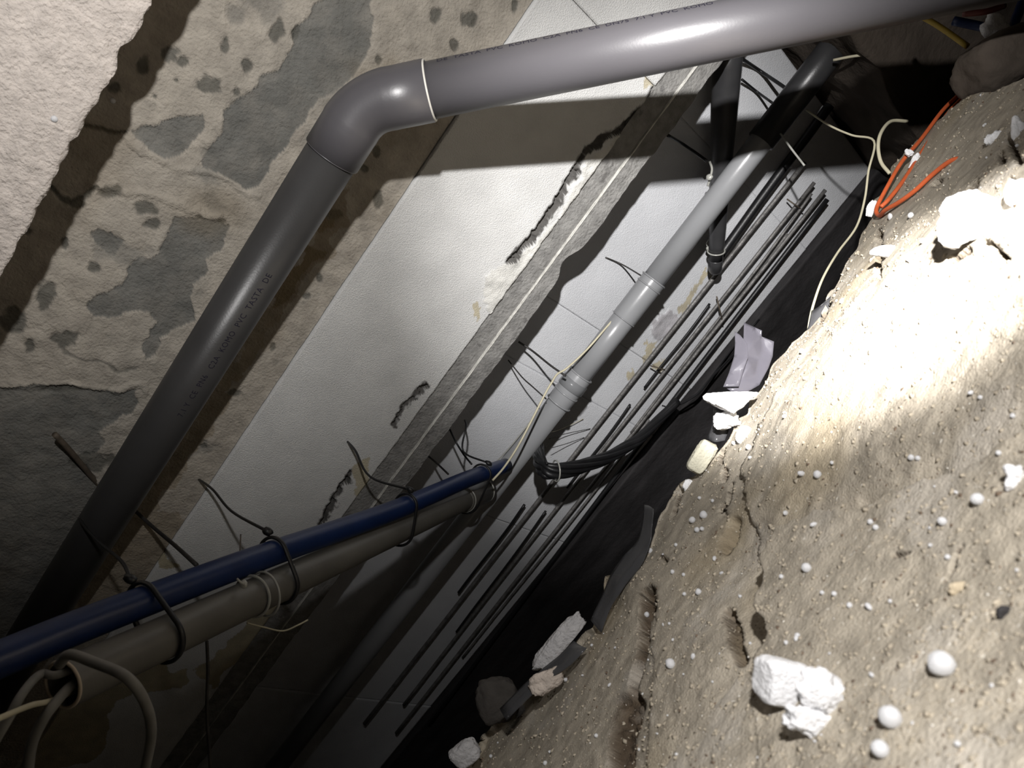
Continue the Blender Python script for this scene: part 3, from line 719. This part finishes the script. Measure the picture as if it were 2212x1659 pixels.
wire('cable', [P(1455, 878, 2.11), P(1480, 868, 2.12), P(1510, 848, 2.13), P(1535, 818, 2.15), P(1590, 760, 2.2)], .0030, M['black'], 'thin black cable trailing on past the end of the cable bundle', 'cable')
wire('cable', [P(1430, 876, 2.14), P(1452, 880, 2.14), P(1490, 860, 2.155), P(1520, 836, 2.17), P(1585, 750, 2.22), P(1640, 690, 2.23)], .0024, M['black'], 'second thin black cable running up from the cable bundle', 'cable')
wire('cable', [P(1172, 972, 1.86), P(1177, 990, 1.83), P(1182, 1003, 1.82)], .0030, M['black'], 'short black cable loop standing up from the cable bundle', 'cable')

# ------------------------------------------------------------------ steel rods in front of the recessed boards
def rods():
    yr = y2-.03
    R = [([(1745,362),(1570,545),(1458,709),(1308,883),(1221,997),(1083,1157),(974,1318),(800,1560)], .0062, .030, 'M', 'topmost long steel rod along the lower edge of the white boards'),
         ([(1790,228),(1700,345),(1640,430),(1556,551)], .0125, .034, 'D', 'thick black bar standing in for a shadow band beside the foot of the black downpipe'),  # a solid bar in place of a shadow band
         ([(1760,400),(1714,437),(1624,548),(1557,646),(1458,778),(1342,913),(1252,1023),(1176,1120),(1060,1270),(880,1520)], .0052, .028, 'M', 'second long steel rod down the white boards'),
         ([(1752,418),(1645,556),(1480,782),(1362,935)], .0038, .034, 'M', 'slim steel rod doubling the second long rod'),
         ([(1532,655),(1500,696),(1440,775),(1392,838)], .0036, .022, 'D', 'short thin rod starting below the black downpipe'),
         ([(1360,872),(1335,907),(1270,992),(1225,1054)], .0036, .018, 'D', 'short rod with its tip just above the cable bundle'),
         ([(1775,405),(1650,560),(1560,690),(1458,830),(1357,955),(1259,1064),(1168,1170),(1040,1330),(860,1580)], .0055, .030, 'M', 'third long steel rod down the white boards'),
         ([(1780,425),(1690,560),(1575,705),(1470,850),(1375,975),(1240,1135),(1120,1290),(930,1560)], .0070, .032, 'D', 'lowest long steel rod at the foot of the white boards'),
         ([(1132,1088),(1100,1130),(1040,1212),(990,1280)], .0042, .028, 'D', 'short dark rod tip below the cable bundle'),
         ([(1177,1102),(1140,1155),(1075,1245),(985,1365)], .0036, .026, 'D', 'second short dark rod below the cable bundle'),
         ([(1700,505),(1620,605),(1545,705),(1490,785)], .0042, .020, 'M', 'mid length rod between the lower long rods under the black downpipe'),
         ([(1400,905),(1350,972),(1260,1085),(1160,1210),(1000,1420)], .0038, .018, 'M', 'thin rod running beside the third long rod past the cable bundle')]
    for pl, r, off, k, lab in R:
        ps = [PY(x, y, yr+.03-off) for x, y in pl]
        xx = np.array([p.x for p in ps]); zz = np.array([p.z for p in ps]); sl_, ic_ = np.polyfit(xx, zz, 1)
        x0_, x1_ = xx.max(), xx.min(); off += .0007*len(pl); sag = random.uniform(-.004, .004)
        ps = [Vector((x0_+(x1_-x0_)*t, yr+.03-off+.003*math.sin(t*5+r*900), ic_+sl_*(x0_+(x1_-x0_)*t)+sag*math.sin(math.pi*t))) for t in (0, .2, .4, .6, .8, 1)]
        m = M['rod'] if k == 'M' else M['black']
        o = tube('steel_rod', catmull(ps, 5), r, m, None, 10)
        tag(o, lab, 'rod', 'steel rods along the recessed boards')
rods()
# stirrups that pin the rods
for i, (a, b) in enumerate((((1700,430),(1735,455)), ((1548,640),(1562,700)), ((1405,790),(1440,800)))):
    wire('rod_clip', [PY(*a, y2-.03), PY((a[0]+b[0])/2, (a[1]+b[1])/2, y2-.05), PY(*b, y2-.03)], .0020, M['rust'], ('thin clip across the rods near their far end', 'thin clip across the rods below the black downpipe', 'thin clip across the rods beside the grey smear')[i], 'clip')

# ------------------------------------------------------------------ wires holding the pale pipe
wire('tie_wire', [PY(1120, 738, 1.44), P(1150, 758, 1.85), P(1190, 790, 1.80), P(1222, 812, 1.775)], .0026, M['wire'], 'greenish tie wire holding the pale pipe coupling to the ledge')
wire('tie_wire', [PY(1098, 778, 1.46), P(1128, 815, 1.86), P(1150, 835, 1.83), P(1180, 862, 1.80)], .0018, M['wire'], 'thin tie wire below the greenish wire on the pale pipe coupling')
wire('tie_wire', [PY(1308, 556, 1.488), P(1345, 572, 1.90), P(1386, 596, 1.80)], .0020, M['wire'], 'tie wire reaching the ribbed coupling of the pale pipe')
wire('hanger_wire', [PY(1600, 125, 1.45), P(1640, 152, 1.78), P(1676, 176, 1.74), P(1702, 194, 1.70)], .0042, M['black'], 'thick black hanger wire just below the grey drain pipe', 'hanger')
wire('hanger_wire', [PY(1603, 172, 1.46), P(1635, 198, 1.80), P(1668, 222, 1.75)], .0030, M['black'], 'thinner black hanger wire under the thick one', 'hanger')
wire('hanger_wire', [PY(1442, 292, 1.36), P(1470, 308, 1.72), P(1500, 328, 1.70), P(1527, 348, 1.69)], .0036, M['black'], 'black hanger wire from ledge to the black downpipe', 'hanger')
wire('hanger_wire', [PY(1748, 88, 1.486), P(1757, 100, 1.78), P(1762, 112, 1.72)], .0034, M['black'], 'short black hanger stub at the far end of the pale pipe', 'hanger')
wire('loose_wire', [P(1686, 288, 1.66), P(1710, 322, 1.64), P(1738, 358, 1.62)], .0024, M['clear'], 'bright straight wire end sticking out in the dark void')
yw = [(1345,668),(1316,700),(1268,755),(1225,795),(1204,808),(1192,826),(1178,850),(1150,905),(1120,962),(1090,1008),(1064,1038)]
wire('draw_wire', [on_mid(x, y)*(.985 if i > 3 else .995)+(P(x, y, 1)-P(1106, 829, 1))*0 for i, (x, y) in enumerate(yw[:0])] or [P(x, y, float(np.interp(i, [0, 3, 6, 10], [1.81, 1.785, 1.755, 1.70]))) for i, (x, y) in enumerate(yw)], .0026, M['cream'], 'cream draw wire running beside the pale pipe', 'wire')
wire('draw_wire', [P(1150, 905, 1.86), P(1100, 968, 1.88), P(1060, 1010, 1.90), P(1030, 1040, 1.92)], .0016, M['clear'], 'fine pale wire slanting behind the cream draw wire')
for i, (a, b, c) in enumerate((((1180,933),(1205,930),(1260,905)), ((1186,948),(1218,938),(1275,926)), ((1190,968),(1225,958),(1262,945)))):
    wire('fine_wire', [PY(*a, 1.41), PY(*b, 1.455), PY(*c, 1.482)], .0010, M['cream'] if i == 0 else M['wire'], ('fine cream wire sprung out from behind the pale pipe', 'fine dark wire beside the fine cream one', 'lowest fine dark wire behind the pale pipe')[i])

# ------------------------------------------------------------------ things in the dark far end
wire('cord', [P(1742, 238, 1.62), P(1790, 270, 1.55), P(1840, 292, 1.5), P(1888, 305, 1.45), P(1876, 370, 1.42), P(1868, 430, 1.40), P(1850, 490, 1.37), P(1810, 545, 1.33), P(1778, 600, 1.28), P(1758, 655, 1.22), P(1748, 700, 1.16), P(1745, 742, 1.12)], .0022, M['cream'], 'thin cream cord dropping from the dark void onto the bank')
wire('cord', [P(1960, 262, 1.48), P(1925, 262, 1.46), P(1904, 285, 1.43), P(1897, 315, 1.415), P(1903, 350, 1.40), P(1922, 375, 1.385)], .0034, M['cream'], 'short looped cream cord beside the orange cord')
wire('cord', [P(1800, 130, 1.6), P(1840, 122, 1.58), P(1890, 116, 1.56)], .0030, M['cream'], 'dim cream cord end near the return wall')
def po(x, y, l=.006):
    v, n = PE(x, y); return v+n*l
oc = [P(2070, 205, 1.36), P(2035, 240, 1.34), P(1990, 300, 1.31), P(1948, 350, 1.27), P(1912, 412, 1.235), P(1893, 452, 1.215), P(1900, 466, 1.19), po(1922, 460, .008), po(1950, 443, .007), po(1985, 416, .006), po(2020, 382, .005), po(2055, 350, .002), po(2075, 335, -.006)]
wire('cord', oc, .0034, M['orange'], 'orange cord looped over the crest of the bank', 'cord', res=10)
wire('cord', [P(2078, 212, 1.35), P(2045, 248, 1.325), P(1998, 318, 1.28), P(1955, 385, 1.225), P(1922, 428, 1.195), P(1903, 447, 1.192)], .0034, M['orange'], 'second strand of orange cord beside the loop', 'cord', res=10)
wire('wire', [P(1990, 35, 1.30), P(2030, 58, 1.28), P(2090, 100, 1.25)], .0050, M['yellow'], 'yellow wire in the upper dark corner below the grey drain pipe')
wire('cable', [P(2215, -10, 1.25), P(2195, 40, 1.24), P(2180, 75, 1.23), P(2130, 60, 1.27), P(2060, 45, 1.3)], .008, M['blue'], 'dark blue cable end in the upper dark corner', 'cable')
wire('cable', [P(2170, 12, 1.2), P(2130, 25, 1.2), P(2080, 30, 1.22)], .005, mat('dark_red_plastic', (.12, .03, .025), .5), 'dark red cable end under the grey drain pipe', 'cable')
tag(lump('crumpled_paper', P(2155, 62, 1.24), (.018, .024, .012), M['eps'], 31, 3, .4, .15, frame(50)), 'crumpled pale scrap by the dark blue cable end', 'scrap')
tag(lump('clay_block', P(2172, 128, 1.22), (.075, .044, .05), M['clay'], 32, 4, .15, .04, frame(28), squash=.7), 'big brown clay block above the dark joint of the bank', 'clay')

# ------------------------------------------------------------------ plastic film on the crest
def sheet(name, rows_, m, label, cat, nsub=4, thick=.0007):
    """rows_: list of rows of (px,py,depth); smoothed to a crumpled sheet"""
    rr_ = [catmull([P(*p) for p in r], nsub) for r in rows_]
    cols = list(zip(*rr_)); cols = [catmull(c, nsub) for c in cols]
    nu, nv = len(cols), len(cols[0]); pts = np.array([list(v) for c in cols for v in c])
    pts += (fbm(pts, 28, 3)*.004)[:,None]*np.array(BACK)
    o = grid_object(name, pts, nu, nv, m)
    so = o.modifiers.new('thickness', 'SOLIDIFY'); so.thickness = thick
    return tag(o, label, cat)
bag = empty('plastic_bag', 'torn milky plastic bag standing up at the crest of the bank', 'bag')
def torn(name, outline, inner, m, parent, d0, d1):
    """a torn sheet: ragged outline with crease points inside, each (px, py, extra depth)"""
    from mathutils.geometry import delaunay_2d_cdt
    pts = [(x, y) for x, y, _ in outline+inner]; dz = [z for _, _, z in outline+inner]; n = len(outline)
    vv, ee, ff, ov, oe, of = delaunay_2d_cdt([Vector(p) for p in pts], [], [list(range(n))[::-1] if sum((pts[i][0]*pts[(i+1) % n][1]-pts[(i+1) % n][0]*pts[i][1]) for i in range(n)) < 0 else list(range(n))], 1, 1e-4)
    y0, y1 = min(p[1] for p in pts), max(p[1] for p in pts); out = []
    for k, v in enumerate(vv):
        src = ov[k][0] if ov[k] else 0
        out.append(P(v.x, v.y, d0+(d1-d0)*(v.y-y0)/(y1-y0)+dz[src]))
    o = mesh(name, out, [tuple(f) for f in ff], m, parent, smooth=True)
    su = o.modifiers.new('sub', 'SUBSURF'); su.subdivision_type = 'SIMPLE'; su.levels = su.render_levels = 2
    so = o.modifiers.new('thickness', 'SOLIDIFY'); so.thickness = .0006
    return o
torn('front_sheet', [(1607,697,0),(1630,707,.004),(1646,714,0),(1645,727,.003),(1672,738,0),(1669,770,.004),(1660,795,0),(1640,832,0),(1612,848,0),(1580,846,0),(1568,838,.002),(1594,800,0),(1604,765,-.006),(1606,728,-.004)], [(1622,745,-.008),(1640,775,.004),(1616,790,-.010),(1632,812,0),(1600,822,-.004),(1650,752,.006)], M['film'], bag, 1.172, 1.128)
torn('folded_flap', [(1587,716,0),(1599,724,-.003),(1614,742,-.010),(1616,772,-.012),(1606,800,-.008),(1596,835,-.004),(1562,836,0),(1575,805,0),(1586,770,0),(1588,742,0)], [(1600,748,-.004),(1598,785,-.008)], M['film'], bag, 1.158, 1.124)
sheet('plastic_film', [[(1543,880,1.16),(1552,884,1.15),(1570,890,1.14)], [(1538,915,1.15),(1550,920,1.13),(1575,925,1.13)], [(1528,948,1.14),(1545,955,1.12),(1566,952,1.12)]], M['film2'], 'strip of grey film hanging below the white chunks at the crest', 'film')
sheet('plastic_film', [[(1393,1091,1.06),(1403,1093,1.05),(1413,1100,1.04)], [(1388,1130,1.06),(1400,1135,1.045),(1410,1135,1.035)], [(1375,1170,1.06),(1390,1178,1.04),(1402,1180,1.03)], [(1345,1205,1.07),(1368,1212,1.04),(1385,1220,1.03)], [(1322,1240,1.07),(1338,1255,1.045),(1352,1262,1.04)], [(1300,1290,1.07),(1315,1302,1.05),(1322,1310,1.045)], [(1276,1340,1.07),(1292,1360,1.05),(1300,1368,1.045)]], M['film2'], 'long strip of grey film along the crest of the bank', 'film')
sheet('plastic_film', [[(1240,1385,1.06),(1255,1395,1.045),(1268,1400,1.04)], [(1195,1430,1.07),(1210,1440,1.05),(1222,1445,1.045)], [(1150,1462,1.08),(1160,1472,1.06),(1172,1480,1.055)], [(1080,1530,1.10),(1088,1545,1.08),(1095,1555,1.075)]], M['film2'], 'dark fold of film under the grey plaster slab', 'film')
sheet('plastic_film', [[(1752,672,1.15),(1766,664,1.14),(1795,640,1.13)], [(1742,715,1.13),(1760,712,1.12),(1784,690,1.12)], [(1722,750,1.12),(1745,755,1.11),(1770,730,1.11)]], M['film2'], 'clear film lying by the end of the cream cord', 'film')

# ------------------------------------------------------------------ chunks of polystyrene and plaster
def chunk(name, px, py, w_, h_, m, label, cat, seed, deg=0, lift=.35, sub=4, rough=.25, fine=.06, cuts=(), thick=.6, squash=.75, depth=None):
    v, n = PE(px, py); d = depth or depth_of(v); s = d/F
    c = v+n*(min(w_, h_)*s*.5*lift) if depth is None else P(px, py, depth)
    o = lump(name, c, (w_*s/2, h_*s/2, min(w_, h_)*s/2*thick), m, seed, sub, rough, fine, frame(deg), cuts, squash=squash)
    return tag(o, label, cat)
chunk('polystyrene_chunk', 1578, 868, 122, 72, M['eps'], 'white wedge of polystyrene at the crest below the torn bag', 'polystyrene', 41, 0, cuts=((-.6,-.8,0,.5),(.75,-.6,0,.45),(0,1,0,.55)), rough=.12, depth=1.085)
chunk('polystyrene_chunk', 1566, 908, 52, 34, M['eps'], 'lumpy white polystyrene bit under the white wedge', 'polystyrene', 42, 10, rough=.35, fine=.15, depth=1.10)
chunk('foam_block', 1516, 987, 40, 74, M['epsy'], 'yellowish foam block hanging over the crest', 'foam', 43, -33, squash=.42, rough=.06, fine=.05, depth=1.09)
chunk('polystyrene_chunk', 1610, 943, 30, 40, M['eps'], 'smooth oval white polystyrene piece on the crest strip', 'polystyrene', 44, -25, rough=.08, fine=.02)
chunk('polystyrene_chunk', 2118, 490, 128, 116, M['eps'], 'biggest white polystyrene lump above the bright torchlit patch', 'polystyrene', 45, 20, rough=.12, cuts=((-.9,.4,0,.7),(.2,-1,0,.75)), lift=.6)
chunk('polystyrene_chunk', 1919, 554, 52, 30, M['eps'], 'flat white polystyrene bit beside the fissure under the orange cord', 'polystyrene', 46, 5, rough=.15, squash=.5, lift=.8, cuts=((-.5,-.9,0,.55),))
chunk('polystyrene_chunk', 1718, 1492, 118, 96, M['eps'], 'large blurred white polystyrene block low on the near mound', 'polystyrene', 47, -14, squash=.5, rough=.07, fine=.03, cuts=((-.95,-.2,.2,.75),), lift=.75, thick=.8)
chunk('polystyrene_chunk', 1800, 1512, 96, 78, M['eps'], 'lumpy white polystyrene piece leaning on the large blurred block', 'polystyrene', 48, -35, rough=.38, fine=.15, lift=.7, thick=.6)
chunk('polystyrene_chunk', 1765, 1572, 104, 56, M['eps'], 'small white polystyrene pieces clump below the large blurred block', 'polystyrene', 49, -20, rough=.45, fine=.18, lift=.5, thick=.6)
chunk('polystyrene_chunk', 2200, 1035, 44, 50, M['eps'], 'white polystyrene bit at the right edge of the picture', 'polystyrene', 50, 0, rough=.4, fine=.12)
chunk('plaster_slab', 1208, 1392, 44, 158, M['plaster'], 'long rough grey plaster slab at the crest of the bank', 'plaster', 51, -41, rough=.18, fine=.10, squash=.6, depth=1.10, cuts=((1,.1,0,.6),(.4,-1,0,.75)))
chunk('plaster_lump', 1180, 1470, 78, 42, M['pink'], 'pinkish plaster lump below the grey plaster slab', 'plaster', 52, 32, rough=.3, fine=.12, depth=1.06)
chunk('plaster_lump', 1128, 1533, 30, 22, M['plaster'], 'small grey plaster crumb near the bottom edge of the bank', 'plaster', 53, 20, rough=.4, fine=.2)
chunk('clod', 1072, 1512, 88, 96, M['dirt'], 'dark clod standing in the pit beside the bank', 'clod', 54, 10, rough=.2, squash=.6, depth=1.20)
chunk('clod', 1005, 1628, 60, 46, M['plaster'], 'dim grey clod at the bottom edge of the picture', 'clod', 55, 40, rough=.15, squash=.5, depth=1.14)
chunk('clod', 1345, 1265, 34, 26, M['earth'], 'rounded earth clod on the crest beside the long grey film', 'clod', 56, 20, rough=.1)
chunk('polystyrene_chunk', 1487, 1050, 16, 26, M['eps'], 'small white chip tucked under the yellowish foam block', 'polystyrene', 57, -30, rough=.3)
chunk('polystyrene_chunk', 1882, 450, 16, 36, M['eps'], 'white flake against the bend of the orange cord', 'polystyrene', 58, -15, rough=.3, depth=1.235)
chunk('polystyrene_chunk', 1964, 330, 16, 14, M['eps'], 'white flake caught between the orange strands', 'polystyrene', 59, 0, rough=.4, depth=1.265)
chunk('polystyrene_chunk', 1977, 348, 16, 34, M['eps'], 'second white flake caught beside the orange strands', 'polystyrene', 60, -30, rough=.4, depth=1.255)
chunk('polystyrene_chunk', 2150, 300, 34, 22, M['eps'], 'ragged white flakes high on the bank below the clay block', 'polystyrene', 61, 30, rough=.5, fine=.2)
chunk('polystyrene_chunk', 2200, 420, 46, 50, M['eps'], 'white ragged lump right of the biggest polystyrene lump', 'polystyrene', 62, 0, rough=.35)
chunk('polystyrene_chunk', 2205, 285, 26, 60, M['eps'], 'white crusty lump at the right edge near the clay block', 'polystyrene', 63, 10, rough=.4)
chunk('pebble', 2072, 1272, 44, 28, M['pebble'], 'tan pebble set in the near mound', 'pebble', 64, 8, lift=.1)
chunk('pebble', 1666, 1440, 24, 42, M['pebble'], 'pinkish oval pebble between fissure and near mound', 'pebble', 65, -15, lift=.3)
chunk('pebble', 2172, 1325, 28, 28, M['bitumen'], 'dark round pebble on the near mound by the right edge', 'pebble', 66, 0, lift=.2)

# ------------------------------------------------------------------ loose grit on the bank: nobody could count it
def grit(name, n, m, lab, r0, r1, seed):
    rg = np.random.default_rng(seed); srf = surf.reshape(NU, NV, 3)
    i = rg.integers(int(NU*.1), NU-3, n); j = (rg.random(n)**1.1*(NV*.80)).astype(int)+1
    c = srf[i, j]+(srf[np.minimum(i+1, NU-1), j]-srf[i, j])*rg.random((n, 1))+(srf[i, np.minimum(j+1, NV-1)]-srf[i, j])*rg.random((n, 1))
    base = np.array([(1,0,0),(-1,0,0),(0,1,0),(0,-1,0),(0,0,1),(0,0,-1)], float)
    fc = np.array([(0,2,4),(2,1,4),(1,3,4),(3,0,4),(2,0,5),(1,2,5),(3,1,5),(0,3,5)])
    r = (r0+(r1-r0)*rg.random(n)**3)[:,None,None]*np.clip(-(c@MW)[:,2], .45, 1.2)[:,None,None]**.6
    v = base[None]*(.6+.8*rg.random((n, 6, 1)))*r+rg.normal(0, .25, (n, 6, 3))*r+c[:,None]
    f = (fc[None]+np.arange(n)[:,None,None]*6).reshape(-1, 3)
    me = bpy.data.meshes.new(name); me.vertices.add(n*6); me.vertices.foreach_set('co', v.astype(np.float32).ravel())
    me.loops.add(f.size); me.loops.foreach_set('vertex_index', f.ravel().astype(np.int32))
    me.polygons.add(len(f)); me.polygons.foreach_set('loop_start', (np.arange(len(f))*3).astype(np.int32)); me.update(calc_edges=True)
    return tag(link(name, me, m, earth), lab, kind='stuff')
M['grit'] = mat('sandy_grit', (.38, .33, .255), .95, .25, 70); M['grit_dark'] = mat('dark_grit', (.14, .10, .07), .95, .3, 70); M['grit_pale'] = mat('pale_grit', (.66, .63, .57), .95, .15, 70)
grit('sand_grit', 14000, M['grit'], 'loose sandy grit strewn over the earth bank', .0006, .0034, 1)
grit('dark_grit', 1800, M['grit_dark'], 'loose dark brown crumbs strewn over the earth bank', .0006, .0026, 2)
grit('pale_grit', 1500, M['grit_pale'], 'fine pale crumbs strewn over the earth bank', .0005, .0016, 3)

# ------------------------------------------------------------------ polystyrene beads lying on the bank
BEADM = []
for k in range(3):
    bm = bmesh.new(); bmesh.ops.create_icosphere(bm, subdivisions=2, radius=1)
    v = np.array([x.co[:] for x in bm.verts]); v *= (1+.10*fbm(v+k*5, 1.3, 2))[:,None]
    for x, co in zip(bm.verts, v): x.co = co
    me = bpy.data.meshes.new('polystyrene_bead'); bm.to_mesh(me); bm.free(); me.materials.append(M['eps'])
    me.polygons.foreach_set('use_smooth', [True]*len(me.polygons)); BEADM.append(me)
def bead(px, py, dia, label=None, group='polystyrene beads scattered on the bank', sx=1.0):
    if BVH.ray_cast(Vector((0, 0, 0)), Vector(ray(px, py)).normalized())[0] is None: return None
    v, n = PE(px, py); r = dia*depth_of(v)/F/2
    o = bpy.data.objects.new('polystyrene_bead', BEADM[random.randrange(3)]); COL.objects.link(o)
    o.location = v+n*r*.6; o.scale = (r*sx, r, r/max(1, sx)**.5); o.rotation_euler = (random.random()*3, random.random()*3, random.random()*3)
    if label: return tag(o, label, 'bead', group)
    q_ = np.array([[float(px), float(py)]])
    if py > 1230 and px < np.interp(py, [p[1] for p in STEP], [p[0] for p in STEP]): wh = 'lower face left of the long brown fissure'
    elif inpoly(q_, MOUND)[0]: wh = 'near mound around the large blurred block'
    elif inpoly(q_, HOT)[0] and polydist(q_, HOT[1:10])[0] < 240: wh = 'brightest torchlit patch of the bank'
    elif polydist(q_, EDGE)[0] < 110: wh = 'crest strip of the bank beside the trench'
    else: wh = 'shaded slope between crest strip and near mound'
    return tag(o, 'tiny white bead on the '+wh, 'bead', 'white beads on the '+wh)
named = [(2044, 1445, 56, 'largest round white bead, on the near mound by the right edge'), (1932, 1558, 50, 'white bead right of the large blurred polystyrene block'), (1909, 1626, 38, 'white bead at the bottom edge below the block'),
         (1453, 1437, 22, 'white bead with a dark pit beside the long fissure'), (1747, 1230, 21, 'bright bead on top of the near mound'), (2040, 1130, 20, 'bright bead low on the upper right slope'), (1499, 1126, 15, 'round bead of the cluster below the foam block'),
         (2118, 1084, 28, 'white bead below the polystyrene bit at the right edge'), (1894, 1142, 13, 'small bluish white bead on the near mound'), (1397, 1329, 12, 'white bead lodged in the top of the long fissure'), (1512, 1281, 14, 'oval white bead beside the near mound front')]
for x, y, d_, lab in named: bead(x, y, d_, lab, None, 1.0)
small = [(1524,1115,18),(1508,1147,12),(1519,1144,11),(1620,968,13),(1588,959,9),(1622,990,9),(1462,1178,8),(1405,1193,12),(1455,1237,10),(1432,1079,8),(1513,1077,8),(1541,1083,8),(1480,1285,9),(1697,900,9),(1883,1130,13),(1760,1135,11),(1700,1110,11),(1722,1380,10),
         (1700,1390,10),(1805,1285,12),(1838,1310,13),(1880,1312,14),(1690,1247,10),(1778,1282,10),(2050,1205,12),(1885,1460,12),(2072,1610,14),(1725,1375,12),(1780,1460,10),(1925,1300,9),(1972,990,14),(1985,992,12),(2100,850,12),(2120,860,10),(1735,1025,14),(1770,1028,18),(1800,1000,9),
         (1920,615,10),(1965,560,10),(1996,522,12),(1967,565,9),(1926,470,11),(1970,468,13),(1837,523,12),(1735,760,11),(1742,640,9),(1820,653,9),(2012,1180,10),(2160,980,12),(2190,900,11),(1260,1460,6),(1330,1400,6),(1224,1470,10),(1180,1650,10),(1190,1625,7),(1062,1635,8),(1318,1480,7),(1290,1590,9),(1500,1420,10),(1560,1240,8),(1600,1290,8),(1478,1243,8),(1545,1208,9)]
for x, y, d_ in small: bead(x, y, d_, sx=random.choice((1, 1, 1.5)))
for k in range(90):
    t = random.random(); i = random.randrange(int(NU*.12), int(NU*.95)); jv = int((random.random()**1.3)*NV*.72)+3
    v = surf.reshape(NU, NV, 3)[i, min(jv, NV-1)]; pp = project(v[None])[0]
    if not (900 < pp[0] < 2230 and 180 < pp[1] < 1680): continue
    bead(float(pp[0]), float(pp[1]), random.uniform(3, 7)*(1+.5*(1-min(1, -(v@MW)[2]))), sx=random.choice((1, 1.3, 1.6)))
# specks stuck to the upper wall
for x, y, d_ in ((244, 217, 12), (118, 256, 15), (480, 1043, 6)):
    c = PY(x, y, YB if x < 200 else YA); r = d_*depth_of(c)/F/2
    o = bpy.data.objects.new('polystyrene_bead', BEADM[0]); COL.objects.link(o); o.location = c-Vector((0, r*.4, 0)); o.scale = (r, r, r)
    tag(o, {244: 'white bead stuck in the shadow under the concrete beam', 118: 'white bead stuck on the rough concrete beam', 480: 'white speck on the long white board'}[x], 'bead')
